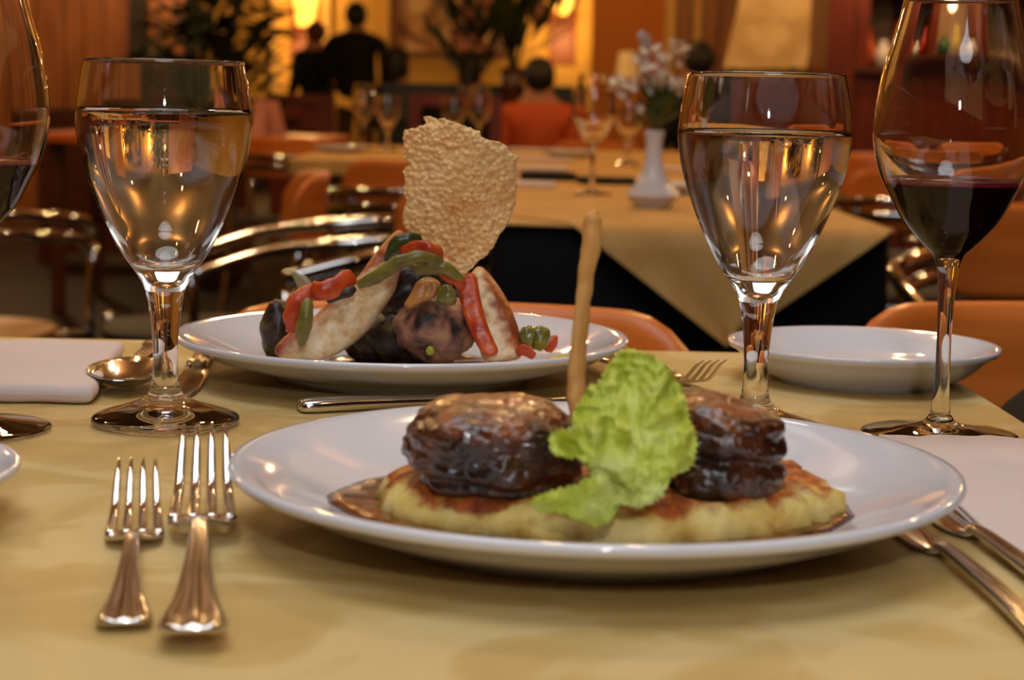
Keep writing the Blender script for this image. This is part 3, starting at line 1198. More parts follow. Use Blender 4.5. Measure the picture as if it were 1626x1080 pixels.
# chicken leaning from the plate's left up to the crisp
slab('grilled_chicken', [(437, 562), (438, 550), (457, 530), (482, 514), (501, 500), (532, 468), (567, 441), (589, 411), (611, 384), (630, 367), (641, 371), (642, 392), (636, 425), (627, 462), (608, 492), (589, 521), (562, 545), (536, 562), (505, 572), (455, 570)],
     1.000, (.012, -.004), .0085, 16, chick_m, 'long grilled chicken piece leaning under the peppers and beans', 'chicken', rim_dir=(-.72, -.69), rim_at=6, rim_w=18, rim_top=452, seed=2)
slab('grilled_chicken', [(742, 442), (758, 424), (772, 430), (790, 452), (806, 478), (820, 512), (829, 545), (826, 568), (798, 573), (768, 571), (760, 540), (752, 500), (742, 470)],
     1.000, (.0, -.010), .010, 14, chick_m, 'short grilled chicken piece standing behind the broad pepper strip', 'chicken', rim_dir=(.93, -.36), rim_at=3, rim_w=12, seed=6)
slab('pepper_strip', [(729, 446), (742, 434), (756, 438), (762, 468), (770, 503), (782, 535), (791, 556), (784, 565), (768, 563), (752, 538), (738, 505), (730, 475)],
     .982, (.0, -.010), .0028, 5, pepper_m, 'broad red pepper strip leaning against the short chicken piece', 'pepper', seed=3, amp=.0006)

# roast potato
pp = P(692, 528, 1.0)


def pot_fn(p):
    return p * (1 + .13 * nz(p, 1.4, 5) + .06 * nz(p, 4, 9) + .02 * nz(p, 11, 4))


v, f = ico((pp.x, 1.005, TZ + .0335), (.0228, .026, .0190), 5, pot_fn)
v = [(p[0], p[1], max(p[2], TZ + .0098)) for p in v]
tag(link('roast_potato', v, f, potskin_m), 'round brown skinned roast potato in the middle of the plate', 'potato')
v, f = ico(tuple(P(640, 540, 1.028)), (.021, .017, .017), 4, pot_fn)
v = [(p[0], p[1], max(p[2], TZ + .0098)) for p in v]
tag(link('roast_aubergine', v, f, darkveg_m), 'dark roasted aubergine chunk in the shade beside the potato', 'aubergine')
v, f = ico(tuple(P(690, 488, 1.030)), (.032, .014, .014), 4, pot_fn)
tag(link('roast_mushroom', v, f, darkveg_m), 'dark roasted mushroom stacked above the potato', 'mushroom')
v, f = ico(tuple(P(444, 528, 1.018)), (.0105, .012, .0180), 4, pot_fn)
v = [(p[0], p[1], max(p[2], TZ + .0100)) for p in v]
tag(link('roast_aubergine', v, f, darkveg_m), 'dark glossy aubergine slice at the foot of the long chicken', 'aubergine')
for k, (ax, ay, ad, ra_, lb) in enumerate([(600, 538, 1.035, (.019, .014, .016), 'dark roasted aubergine chunk behind the foot of the long chicken'),
                                           (652, 456, 1.03, (.017, .012, .013), 'dark roasted aubergine chunk under the long green bean'),
                                           (712, 470, 1.035, (.014, .012, .016), 'dark roasted aubergine chunk behind the thin pepper strip')]):
    v, f = ico(tuple(P(ax, ay, ad)), ra_, 4, lambda p, k=k: p * (1 + .2 * nz(p, 1.6, 4 + k) + .06 * nz(p, 5, 9 + k)))
    v = [(p[0], p[1], max(p[2], TZ + .0098)) for p in v]
    tag(link('roast_aubergine', v, f, darkveg_m), lb, 'aubergine')
dv, df = ico(tuple(P(683, 557, .977)), (.0024, .0018, .0026), 3)
tag(link('pea', dv, df, mat('yellow_green_pea', S(164, 160, 44), .25)), 'small yellow green pea stuck to the roast potato', 'pea')


def strand(name, label, cat, pxs, m, flat=.6, wob=.24, seed=0, n=16):
    flat *= .72
    pts = spline([tuple(P(x, y, d)) + (r,) for x, y, d, r in pxs], 8)
    v, f = tube(pts, n, flat=flat, up=(0, 1, 0), wob=wob, seed=seed)
    return tag(link(name, v, f, m), label, cat)


strand('pepper_strip', 'orange red pepper strip hooked over the foot of the chicken', 'pepper',
       [(466, 526, .975, .0042), (464, 500, .972, .0050), (474, 478, .972, .0050), (492, 464, .974, .0045), (506, 462, .976, .003)], pepper_m, .55)
strand('pepper_strip', 'curled red pepper strip lying halfway up the long chicken', 'pepper',
       [(496, 458, .972, .0040), (512, 462, .970, .0055), (534, 458, .972, .0060), (550, 446, .976, .0058), (560, 437, .98, .0035)], pepper_m, .6, seed=2)
strand('pepper_strip', 'rounded red pepper strip on top beside the cheese crisp', 'pepper',
       [(640, 404, .980, .0040), (660, 398, .976, .0052), (680, 398, .974, .0052), (694, 408, .976, .0042), (696, 420, .98, .0028)], pepper_m, .6, seed=3)
strand('pepper_strip', 'thin red pepper strip hanging below the cheese crisp', 'pepper',
       [(700, 428, .976, .0030), (714, 438, .974, .0036), (728, 446, .974, .0036), (734, 456, .976, .0028)], pepper_m, .6, seed=4)
strand('pepper_strip', 'small red pepper end lying by the green olives', 'pepper',
       [(822, 562, .975, .0020), (832, 556, .973, .0034), (848, 566, .973, .0022)], pepper_m, .5, seed=5)
strand('pepper_strip', 'pointed bright red pepper tip behind the green olives', 'pepper',
       [(868, 556, 1.02, .0030), (876, 543, 1.02, .0036), (884, 534, 1.02, .0012)], pepper_m, .5, seed=6)
strand('green_bean', 'long green bean draped over the top of the chicken', 'bean',
       [(569, 452, .972, .0024), (590, 444, .968, .0036), (614, 428, .966, .0038), (640, 413, .966, .0036), (668, 407, .966, .0034), (694, 414, .968, .0028), (702, 424, .97, .002)], bean_m, .85, seed=1)
strand('green_bean', 'short green bean under the long bean near the crisp', 'bean',
       [(660, 432, .972, .0026), (680, 424, .970, .0040), (704, 426, .970, .0038), (722, 436, .972, .003), (736, 444, .975, .002)], bean_m, .8, seed=2)
strand('green_bean', 'upright green bean end at the foot of the chicken', 'bean',
       [(478, 550, .970, .0014), (480, 530, .968, .0036), (484, 508, .968, .0042), (488, 484, .970, .0034), (490, 474, .972, .002)], bean_m, .8, seed=3)
strand('green_bean', 'dark bean tucked under the curled pepper strip', 'bean',
       [(520, 478, .974, .0016), (536, 470, .972, .0026), (552, 464, .972, .0028), (564, 458, .974, .0016)], darkveg_m, .8, seed=3)
strand('onion_piece', 'pale pointed onion sliver behind the curled pepper strip', 'onion',
       [(496, 470, 1.00, .0040), (484, 454, 1.00, .0042), (474, 442, 1.00, .0028), (465, 432, 1.00, .0006)], mat('charred_onion', S(150, 140, 96), .3), .4, seed=8)
strand('green_leaf_slice', 'dark green vegetable curl behind the rounded pepper strip', 'vegetable',
       [(622, 418, .985, .0040), (628, 396, .982, .0050), (648, 384, .982, .0052), (668, 382, .984, .0036)], mat('dark_green_veg', S(62, 66, 26), .25), .5, seed=9)
slab('mushroom_slice', [(641, 484), (652, 466), (662, 448), (680, 440), (696, 446), (700, 458), (690, 472), (668, 482), (650, 490)],
     .985, (0, -.006), .004, 8, mat('golden_mushroom', S(196, 132, 66), .3), 'golden mushroom slice above the roast potato', 'mushroom', seed=12)
strand('green_olive', 'green olive piece under the thin pepper strip', 'olive',
       [(706, 456, .982, .0042), (710, 470, .980, .0056), (714, 482, .982, .0040)], olive_m, .9, seed=14)
for k, (ax, ay, ad, ar, lb) in enumerate([(838, 534, .990, .0050, 'mottled green olive piece touching the short chicken'),
                                          (856, 536, .992, .0060, 'rounded green olive piece nearest the red pepper tip')]):
    v, f = ico(tuple(P(ax, ay, ad)), (ar, ar * 1.1, ar * 1.15), 4, lambda p, k=k: p * (1 + .22 * nz(p, 1.7, 3 + k)))
    tag(link('green_olive', v, f, olive_m), lb, 'olive')
ds = thing
def on_far_plate(v):
    out = []
    for p in v:
        r = math.hypot(p[0] - C2[0], p[1] - C2[1]) / .967
        out.append((p[0], p[1], p[2] + TZ + float(np.interp(r, [q[0] for q in plate_in], [q[1] * 1.02 for q in plate_in])) + .0003))
    return out


v, f = disc_body(P(856, 560, .99).x, .990, .019, .016, 0, .0035, .006, .05, 3.0, nth=60, nr=8)
v = on_far_plate(v)
tag(link('dressing', v, f, yellow_sauce_m), 'yellow dressing pooled under the green olives', 'sauce')
v, f = disc_body(P(432, 556, 1.01).x, 1.01, .016, .018, 0, .0030, .006, .05, 6.0, nth=60, nr=8)
v = on_far_plate(v)
tag(link('dressing', v, f, yellow_sauce_m), 'yellow dressing smeared by the dark aubergine slice', 'sauce')
v, f = disc_body(C2[0] + .01, 1.03, .06, .05, 0, .0018, .006, .05, 9.0, nth=80, nr=8)
v = on_far_plate(v)
tag(link('pan_juice', v, f, mat('dark_juice', S(70, 26, 12), .12)), 'dark red brown pan juice under the potato', 'sauce')

# ================================================================== the dining room behind
seat_black = mat('black_seat_cover', S(20, 16, 15), .6, spec=.3)


def chair(label, loc, rot, wood=wood_m, seat_m=seat_black, arms=True, group=None, first=[None, None, None]):
    """bistro chair: bent wooden back and seat in a chrome tube frame; faces local -y"""
    t = thing('dining_chair', label, 'chair', (0, 0, 0), group)
    # curved back panel
    vs, fs, rows = [], [], []
    nu, nv = 24, 10
    for s in (0, 1):
        for j in range(nv + 1):
            row = []
            for i in range(nu + 1):
                u = -1 + 2 * i / nu
                v_ = j / nv
                z0, z1 = .62, .77
                # rounded upper corners
                hmax = 1 - .32 * max(0, (abs(u) - .62) / .38) ** 2.4
                hmin = .18 * max(0, (abs(u) - .6) / .4) ** 2
                z = z0 + (z1 - z0) * (hmin + (hmax - hmin) * v_)
                a = u * .80
                R = .245 + .012 * v_ - (.011 if s else 0) + (.004 if s and j == nv else 0)
                row.append(len(vs))
                vs.append((R * math.sin(a), R * math.cos(a), z - (.003 if s and j == nv else 0)))
            rows.append(row)
    K = nv + 1
    for s in (0, 1):
        for j in range(nv):
            for i in range(nu):
                a, b = rows[s * K + j], rows[s * K + j + 1]
                q = (a[i], b[i], b[i + 1], a[i + 1])
                fs.append(q if not s else q[::-1])
    for i in range(nu):
        for j in (0, nv):
            q = (rows[j][i], rows[j][i + 1], rows[K + j][i + 1], rows[K + j][i])
            fs.append(q if not j else q[::-1])
    for j in range(nv):
        for i in (0, nu):
            q = (rows[j][i], rows[j + 1][i], rows[K + j + 1][i], rows[K + j][i])
            fs.append(q[::-1] if not i else q)
    link('backrest', vs, fs, wood, t)
    # seat
    ol = [(.205 * math.copysign(abs(math.cos(a)) ** .75, math.cos(a)), .2 * math.copysign(abs(math.sin(a)) ** .75, math.sin(a))) for a in [2 * PI * k / 48 for k in range(48)]]
    vs = [(x * .97, y * .97, .436) for x, y in ol] + [(x, y, .443) for x, y in ol] + [(x, y, .450) for x, y in ol] + [(x * .96, y * .96, .455) for x, y in ol] + [(0, 0, .449), (0, 0, .436)]
    fs = []
    for r in range(3):
        for k in range(48):
            fs.append((r * 48 + k, r * 48 + (k + 1) % 48, (r + 1) * 48 + (k + 1) % 48, (r + 1) * 48 + k))
    for k in range(48):
        fs.append((144 + k, 144 + (k + 1) % 48, 192))
        fs.append(((k + 1) % 48, k, 193))
    link('seat', vs, fs, seat_m, t)
    if arms:
        for dz, dr in ((0, 0), (-.036, -.012)):
            pp = [(-.235 - dr, -.20, .632 + dz, .0115), (-.262 - dr, -.05, .668 + dz, .0115), (-.245 - dr, .10, .682 + dz, .0115), (-.15, .232 + dr, .694 + dz, .0115), (0, .268 + dr, .698 + dz, .0115),
                  (.15, .232 + dr, .694 + dz, .0115), (.245 + dr, .10, .682 + dz, .0115), (.262 + dr, -.05, .668 + dz, .0115), (.235 + dr, -.20, .632 + dz, .0115)]
            link('arm_tube', *tube(spline(pp, 7), 12), chrome, t)
    for sx_ in (-1, 1):
        link('leg', *tube(spline([(sx_ * .235, -.20, .61 if arms else .45, .0105), (sx_ * .225, -.195, .40, .0105), (sx_ * .215, -.21, .005, .0105)], 4), 10), chrome, t)
        link('leg', *tube(spline([(sx_ * .155, .205, .69 if arms else .60, .0105), (sx_ * .165, .19, .42, .0105), (sx_ * .20, .235, .005, .0105)], 4), 10), chrome, t)
    link('seat_rail', *merge(tube([(-.222, -.17, .428, .009), (.222, -.17, .428, .009)], 8), tube([(-.165, .175, .428, .009), (.165, .175, .428, .009)], 8),
                             tube([(-.20, -.19, .428, .009), (-.165, .19, .428, .009)], 8), tube([(.20, -.19, .428, .009), (.165, .19, .428, .009)], 8)), chrome, t)
    t.location = loc
    t.rotation_euler = (0, 0, rot)
    return t


def X(px, d):
    return P(px, 400, d).x


cA = chair('orange wooden chair tucked behind the far edge of the laid table', (X(716, 1.32), 1.09, 0), 0, arms=False)
dup(cA, (X(1705, 1.32), 1.10, 0), -.06, label='orange wooden chair past the table corner behind the wine glass stem')
cA.scale = (1, 1, .99)
cB = chair('chrome armed chair facing sideways behind the chicken plate', (X(548, 3.1), 3.12, 0), math.radians(-62))
dup(cA, (X(497, 3.68) - .225, 3.68, 0), math.radians(-80), label='orange chair turned edge-on behind the water goblet and chrome arms')
dup(cB, (X(655, 4.35), 4.58, 0), PI + .05, label='orange chair with its broad back just beside the cheese crisp')
dup(cB, (X(1468, 4.4), 4.66, 0), PI, label='orange chair seen between the water goblet and the wine glass')
dup(cB, (X(1660, 2.8), 2.62, 0), -.1, label='orange chrome armed chair behind the bowl of the wine glass')
dup(cB, (1.16, 5.9, 0), .3, label='small orange chair seen through the upper wine glass, nearer one')
dup(cB, (1.75, 7.0, 0), -.4, label='small orange chair seen through the upper wine glass, farther one')
dup(cB, (.28, 7.4, 0), PI + .2, label='orange chair by the far end of the long yellow table')
cC = chair('tan wooden chair with double chrome arms behind the folded napkin', (X(-72, 3.6), 3.52, 0), PI - .1, wood=tanwood_m, seat_m=tanwood_m)
vs, fs, rows = [], [], []
for j in range(7):
    row = []
    for i in range(21):
        u = -1 + 2 * i / 20
        z = .56 + .205 * (j / 6) * (1 - .25 * abs(u) ** 4)
        R = .259 + (.004 if 0 < j < 6 and 0 < i < 20 else 0)
        row.append(len(vs))
        vs.append((R * math.sin(u * .70), R * math.cos(u * .70), z))
    rows.append(row)
for j in range(6):
    for i in range(20):
        fs.append((rows[j][i], rows[j][i + 1], rows[j + 1][i + 1], rows[j + 1][i]))
o_ = cC['_o']
cC['_o'] = (0, 0, 0)
pad = link('back_cover', vs, fs, black_m, cC)
pad.modifiers.new('thick', 'SOLIDIFY').thickness = .006
cC['_o'] = o_
dup(cB, (X(470, 7.2), 7.0, 0), PI - .2, label='orange chair pulled up to the bare wooden table')

# jacket over the neighbouring chair
v, f = ico((0, 0, 0), (.17, .12, .15), 4, lambda p: Vector((math.copysign(abs(p.x) ** .6, p.x), math.copysign(abs(p.y) ** .6, p.y), math.copysign(abs(p.z) ** .6, p.z))) * (1 + .05 * nz(p, 2.5, 3)))
v = [(p[0] + .455, p[1] + 1.12, p[2] + .60) for p in v]
tag(link('cushion', v, f, black_m), 'black padded cushion on the chair past the table corner', 'cushion')

# second table: black undercloth to the floor, yellow cloth and its hanging corner
x0, x1 = X(772, 2.45), .515
table('long dining table under the black and yellow cloths', x0 + .03, x1 - .03, 2.5, 4.17, darkwood_m, top=TZ - .014)
tag(link('undercloth', *cloth_drape(x0 + .006, x1 - .006, 2.46, 4.2, TZ - .005, .66, r=.03, seed=4, wave=.02), black_m), 'black undercloth hanging to the floor beneath the yellow cloth', 'tablecloth')
vs, fs = cloth_drape(x0, x1, 2.45, 4.21, TZ, .004, r=.03, seed=5, wave=.003, soft=.002)
tag(link('tablecloth', vs, fs, overlay_m), 'yellow cloth on the long table beneath the white vase', 'tablecloth')
# the diamond overlay whose corner hangs over the edge
pa, pb = X(905, 2.44), X(1418, 2.44)
tipx = X(1158, 2.42)
vs, fs, rows = [], [], []
n = 26
for s in (0, 1):
    for j in range(n + 1):
        v_ = j / n                     # 0 on the table, 1 at the tip
        row = []
        for i in range(n + 1):
            u = i / n
            if v_ < .28:               # on the table top, widening towards the back
                k = v_ / .28
                wl, wr = pa - .10 * (1 - k), pb + .10 * (1 - k)
                y = 2.60 - (2.60 - 2.447) * k
                wr = min(wr, x1 - .01)
                wl = max(wl, x0 + .01)
                x = wl + (wr - wl) * u
                z = TZ + .0016
            else:
                k = (v_ - .28) / .72
                wl, wr = pa + (tipx - pa) * k, pb + (tipx - pb) * k
                x = wl + (wr - wl) * u
                z = TZ + .0016 - .158 * k
                y = 2.440 - .012 * min(1, k * 6) - .016 * k * (.5 + .5 * math.sin(u * 9 + 2)) - .008 * k
            row.append(len(vs))
            vs.append((x, y + (.0012 if s else 0) * (1 if v_ >= .28 else 0), z - (.0012 if s and v_ < .28 else 0)))
        rows.append(row)
for s in (0, 1):
    for j in range(n):
        for i in range(n):
            a, b = rows[s * (n + 1) + j], rows[s * (n + 1) + j + 1]
            q = (a[i], b[i], b[i + 1], a[i + 1])
            fs.append(q if not s else q[::-1])
tag(link('table_overlay', vs, fs, overlay_m), 'pale yellow cloth corner hanging as a point over black cloth', 'tablecloth')
# third and fourth tables
x0b, x1b = X(800, 4.3), X(1330, 4.3)
table('dining table pushed against the far end of the long one', x0b + .02, x1b - .02, 4.3, 6.6, darkwood_m)
tag(link('tablecloth', *cloth_drape(x0b, x1b, 4.26, 6.65, TZ, .05, r=.03, seed=6, wave=.004), overlay_m), 'yellow cloth on the farther of the two joined tables', 'tablecloth')
table('round-cornered dining table beyond the orange chairs', -.60, -.10, 4.95, 6.55, darkwood_m)
tag(link('tablecloth', *cloth_drape(-.62, -.08, 4.93, 6.58, TZ, .04, r=.06, seed=7, wave=.004), overlay_m), 'yellow cloth under the pair of small empty glasses', 'tablecloth')
wt = thing('wooden_table', 'bare orange wooden table beyond the water goblet', 'table', (-1.36, 7.9, 0))
link('tabletop', *cloth_drape(-2.0, X(527, 7.55), 7.5, 8.4, TZ, .035, r=.08, wave=0), mat('polished_orange_wood', S(206, 98, 30), .3), wt)
for lx in (-1.9, -.85):
    for ly in (7.6, 8.3):
        link('leg', *box(lx - .025, lx + .025, ly - .025, ly + .025, 0, TZ - .03), darkwood_m, wt, smooth=False)

# ------------------------------------------------------------------ things on those tables
def empty_glass(label, px, d, kind):
    stemware('wine_glass' if kind == 'wine' else 'water_goblet', label, (X(px, d), d), kind, seg=40)


empty_glass('large empty wine glass standing left of the white vase', 937, 3.27, 'wine')
empty_glass('empty goblet between the large wine glass and the vase', 992, 4.9, 'goblet')
empty_glass('taller of the two small empty glasses beyond the orange chairs', 575, 5.9, 'wine')
empty_glass('shorter of the two small empty glasses beyond the orange chairs', 613, 5.8, 'goblet')
empty_glass('shorter small empty glass just above the cheese crisp', 717, 6.0, 'goblet')
empty_glass('taller small empty glass just above the cheese crisp', 757, 6.0 - .25, 'wine')


def flat_napkin(label, px, d, w_, l_, m=napkin_m, h=.008):
    x = X(px, d)
    tag(link('napkin', *napkin_fold(x - w_ / 2, x + w_ / 2, d - l_ / 2, d + l_ / 2, TZ + .0006, TZ + .0006 + h, seed=px, wav=.004), m), label, 'napkin')


flat_napkin('folded white napkin nearest the edge of the cheese crisp', 838, 3.55, .10, .12)
flat_napkin('folded white napkin between the crisp and the large empty glass', 852, 4.45, .14, .14)
flat_napkin('white napkin on the farther joined table', 856, 5.2, .17, .16)
flat_napkin('white napkin at the far end of the farther joined table', 848, 6.2, .2, .18)
flat_napkin('pale napkin beyond the neck of the white vase', 1070, 4.6, .14, .14)
flat_napkin('dark folded napkin between two white ones on the yellow cloth', 868, 3.9, .12, .16, black_m, .014)
flat_napkin('dark folded napkin near the foot of the large empty glass', 960, 3.75, .12, .12, black_m, .012)
plate('small white plate on the yellow cloth right behind the vase', (X(1082, 3.35), 3.38), .07, .02, .045)
plate('white plate by the empty goblets on the farther joined table', (X(900, 5.6), 5.62), .09, .02, .05)
plate('white plate on the cloth with the pair of small glasses', (X(540, 5.6), 5.62), .09, .02, .05)

# vase and its flowers
vc = (X(1035, 2.86), 2.88)
vp = spline([(.0001, .002), (.024, .002), (.0255, 0), (.027, .001), (.0345, .010), (.0425, .0185), (.0418, .0225), (.030, .036), (.0205, .052), (.0150, .068), (.0130, .085), (.0136, .105), (.0166, .121)], 5)
vi = [(.0152, .1205), (.0120, .104), (.0115, .085), (.0130, .068), (.017, .050), (0, .03)]
v, f = lathe([(0, .002)] + vp[1:] + vi, 64, (vc[0], vc[1], TZ))
tag(link('bud_vase', v, f, vase_m, origin=(vc[0], vc[1], TZ)), 'small white bud vase with a flared foot on yellow cloth', 'vase')
petal_m = mat('white_petal', S(232, 220, 204), .7)
lilac_m = mat('lilac_petal', S(204, 192, 196), .7)
stem_m = mat('green_stem', S(84, 98, 40), .6)
leafg_m = mat('green_leaf', S(70, 84, 34), .55)


def blossom_mesh(r):
    vs, fs = [], []
    for k in range(5):
        a = 2 * PI * k / 5
        ca, sa = math.cos(a), math.sin(a)
        o = len(vs)
        for lr, lw, lz in ((0, .12, 0), (.55, .42, .18), (1, .26, .42), (1.12, 0, .5)):
            for s in (-1, 1):
                vs.append(((ca * lr - sa * lw * s) * r, (sa * lr + ca * lw * s) * r, lz * r))
        for q in range(3):
            fs.append((o + 2 * q, o + 2 * q + 1, o + 2 * q + 3, o + 2 * q + 2))
    return vs, fs


def blossom_data(r, m, name='blossom'):
    v, f = blossom_mesh(r)
    me = bpy.data.meshes.new(name)
    me.from_pydata(v, [], f)
    me.materials.append(m)
    return me


bl_white, bl_lilac = blossom_data(.0085, petal_m), blossom_data(.006, lilac_m)


def add_shared(name, me, parent, p, rot, sc=1):
    o = bpy.data.objects.new(name, me)
    col.objects.link(o)
    o.parent = parent
    o.location = Vector(p) - Vector(parent['_o'])
    o.rotation_euler = rot
    o.scale = (sc, sc, sc)
    return o


rnd = random.Random(11)


def sprig(label, tip, clusters, me, base=None, spread=.012, group=None):
    b = Vector(base or (vc[0], vc[1], TZ + .085))
    t = thing('flower_sprig', label, 'flower', tuple(b), group)
    tp = Vector(tip)
    mid = (b + tp) / 2 + Vector((0, 0, .012))
    link('stem', *tube(spline([tuple(b) + (.0012,), tuple(mid) + (.0011,), tuple(tp) + (.0008,)], 6), 6), stem_m, t)
    for c in clusters:
        add_shared('blossom', me, t, c, (rnd.uniform(-1.2, 1.2), rnd.uniform(-1.2, 1.2), rnd.uniform(0, 6)), rnd.uniform(.8, 1.25))
    return t


def cl(px, py, n, sx, sy, d=2.88):
    out = []
    for _ in range(n):
        out.append(tuple(P(px + rnd.gauss(0, sx), py + rnd.gauss(0, sy), d + rnd.gauss(0, .014))))
    return out


sprig('tall lilac flower spike rising highest from the bud vase', P(1024, 56, 2.88), [tuple(P(1025 + rnd.gauss(0, 5), y, 2.88 + rnd.gauss(0, .006))) for y in np.linspace(54, 122, 26)], bl_lilac)
sprig('white flower sprig crowded round the lilac spike', P(1030, 100, 2.88), cl(1030, 112, 18, 9, 18), bl_white)
sprig('white flower sprig leaning towards the second water goblet', P(1072, 84, 2.88), cl(1070, 86, 18, 14, 9), bl_white)
sprig('low white flower sprig beside the goblet rim', P(1076, 136, 2.86), cl(1072, 142, 18, 13, 11), bl_white)
sprig('small white flower sprig reaching out over the empty goblet', P(984, 132, 2.88), cl(986, 134, 12, 9, 7), bl_white)
sprig('white flower sprig low in the middle of the bouquet', P(1040, 132, 2.84), cl(1042, 134, 16, 14, 9), bl_white)


def leaf_mesh(length, width, m, name='leaf', bend=.25):
    vs, fs = [], []
    n_ = 6
    for i in range(n_ + 1):
        t = i / n_
        wd = width * math.sin(PI * min(.98, t * .92 + .06)) ** .8
        for s in (-1, 0, 1):
            vs.append((s * wd, t * length, bend * length * t * t - (0 if s else width * .25)))
    for i in range(n_):
        for s in (0, 1):
            fs.append((i * 3 + s, i * 3 + s + 1, i * 3 + s + 4, i * 3 + s + 3))
    me = bpy.data.meshes.new(name)
    me.from_pydata(vs, [], fs)
    me.materials.append(m)
    return me


lf = leaf_mesh(.045, .008, leafg_m)
gt = thing('leaf_spray', 'green leafy sprays at the mouth of the bud vase', 'foliage', (vc[0], vc[1], TZ + .11))
for k in range(26):
    a = rnd.uniform(0, 2 * PI)
    p = (vc[0] + .012 * math.cos(a), vc[1] + .012 * math.sin(a), TZ + rnd.uniform(.118, .165))
    add_shared('leaf', lf, gt, p, (rnd.uniform(.3, 1.3), 0, a - PI / 2), rnd.uniform(.7, 1.2))

# ------------------------------------------------------------------ big flower arrangement
D = 10.6
sb = thing('sideboard', 'long black cloth covered sideboard below the big picture', 'sideboard', (X(745, D), D + .3, 0))
xa, xb = X(598, D), X(905, D)
link('body', *box(xa, xb, D, D + .6, .02, .80), mat('dark_green_cloth', S(24, 27, 22), .8), sb, smooth=False)
link('top', *box(xa - .02, xb + .02, D - .02, D + .62, .80, .84), mat('dark_green_top', S(30, 34, 28), .5), sb, smooth=False)
link('back_board', *box(xa - .02, xb + .02, D + .57, D + .62, .84, 1.02), MATS['dark_green_top'], sb, smooth=False)
dk_stem = mat('dark_foliage', S(30, 34, 16), .6)
dk_leaf = mat('dark_leaf', S(50, 56, 24), .55)
pink_m = mat('dusty_pink_petal', S(176, 112, 84), .7)
big_leaf = leaf_mesh(.30, .035, dk_leaf, bend=.3)
big_bl = blossom_data(.075, pink_m)


def big_arr(label, px, base_z, h, rad, nleaf, nblo, vase_h, vr, seed, d=D + .3):
    r_ = random.Random(seed)
    cx = X(px, d)
    t = thing('tall_vase', label + ' vase standing on the black sideboard', 'vase', (cx, d, base_z))
    v, f = lathe([(0, 0), (vr * .8, 0), (vr * .6, .06), (vr * .75, vase_h * .5), (vr, vase_h), (vr * .9, vase_h), (vr * .6, vase_h * .5), (0, .08)], 24, (cx, d, base_z))
    link('vase_body', v, f, mat('dark_vase', S(70, 30, 16), .3), t)
    b = thing('flower_arrangement', label + ' sideboard bouquet of dark leaves and pink blooms', 'flowers', (cx, d, base_z + vase_h * .5))
    for k in range(11):
        a = r_.uniform(0, 2 * PI)
        q = r_.uniform(.2, 1) * rad
        tip = (cx + q * math.cos(a), d + q * math.sin(a) * .6, base_z + vase_h + h * r_.uniform(.55, 1))
        link('stem', *tube(spline([(cx, d, base_z + .15, .010), (cx + q * .25 * math.cos(a), d, base_z + vase_h + h * .2, .009), tip + (.005,)], 5), 6), dk_stem, b)
    for k in range(nleaf):
        a = r_.uniform(0, 2 * PI)
        q = r_.uniform(0, .8) * rad
        p = (cx + q * math.cos(a), d + q * math.sin(a) * .6, base_z + vase_h + h * r_.uniform(.1, .85))
        add_shared('leaf', big_leaf, b, p, (r_.uniform(.3, 1.2), 0, a - PI / 2), r_.uniform(.5, 1.2))
    for k in range(nblo):
        a = r_.uniform(0, 2 * PI)
        q = r_.uniform(.2, 1) * rad
        p = (cx + q * math.cos(a), d + q * math.sin(a) * .6 - .05, base_z + vase_h + h * r_.uniform(.3, 1))
        add_shared('blossom', big_bl, b, p, (r_.uniform(.4, 1.6), r_.uniform(-.5, .5), r_.uniform(0, 6)), r_.uniform(.7, 1.3))


big_arr('tall dark', 808, .84, .85, .33, 70, 10, .28, .075, 4)
big_arr('smaller', 738, .84, .55, .17, 30, 12, .18, .06, 9, d=D + .28)

# ------------------------------------------------------------------ potted plant
cxp = X(338, 8.9)
pl = thing('potted_plant', 'dark leafy potted palm behind the first water goblet', 'plant', (cxp, 8.9, 0))
v, f = lathe([(0, 0), (.14, 0), (.19, .36), (.17, .36), (.16, .30), (0, .30)], 28, (cxp, 8.9, 0))
link('pot', v, f, mat('terracotta_pot', S(100, 50, 26), .7), pl)
plant_leaf = leaf_mesh(.27, .038, mat('palm_leaf', S(40, 52, 18), .6), bend=-.35)
r_ = random.Random(5)
for k in range(9):
    a = r_.uniform(0, 2 * PI)
    q = r_.uniform(.05, .22)
    top = (cxp + q * math.cos(a), 8.9 + q * math.sin(a), r_.uniform(1.1, 1.75))
    link('stem', *tube(spline([(cxp, 8.9, .30, .014), (cxp + q * .4 * math.cos(a), 8.9 + q * .4 * math.sin(a), .9, .011), top + (.006,)], 5), 6), dk_stem, pl)
for k in range(299):
    a = r_.uniform(0, 2 * PI)
    z = r_.uniform(.72, 1.75)
    q = r_.uniform(.0, .26) * (1.15 - abs(z - 1.15) * .6)
    add_shared('leaf', plant_leaf, pl, (cxp + q * math.cos(a), 8.9 + q * math.sin(a), z), (r_.uniform(-.1, 1.1), 0, a - PI / 2), r_.uniform(.55, 1.15))

# folded napkin standing on the wooden table
nt_ = [(-.09, 0, 0), (-.03, .05, 0), (.0, .0, .15), (.03, .05, 0), (.09, 0, 0), (0, .09, 0), (-.05, .0, .155), (.05, .0, .150), (0, .03, .10)]
v = [(x * .9 + X(424, 7.75), y + 7.75, z + TZ + .001) for x, y, z in nt_]
tag(link('standing_napkin', v, [(0, 1, 6), (1, 2, 6), (2, 1, 8), (2, 3, 8), (3, 2, 7), (3, 4, 7), (4, 5, 7), (5, 0, 6), (5, 6, 2), (5, 2, 7), (0, 4, 5)], mat('pink_napkin', S(214, 164, 140), .85), smooth=False),
    'pinkish folded napkin standing on the bare wooden table', 'napkin')

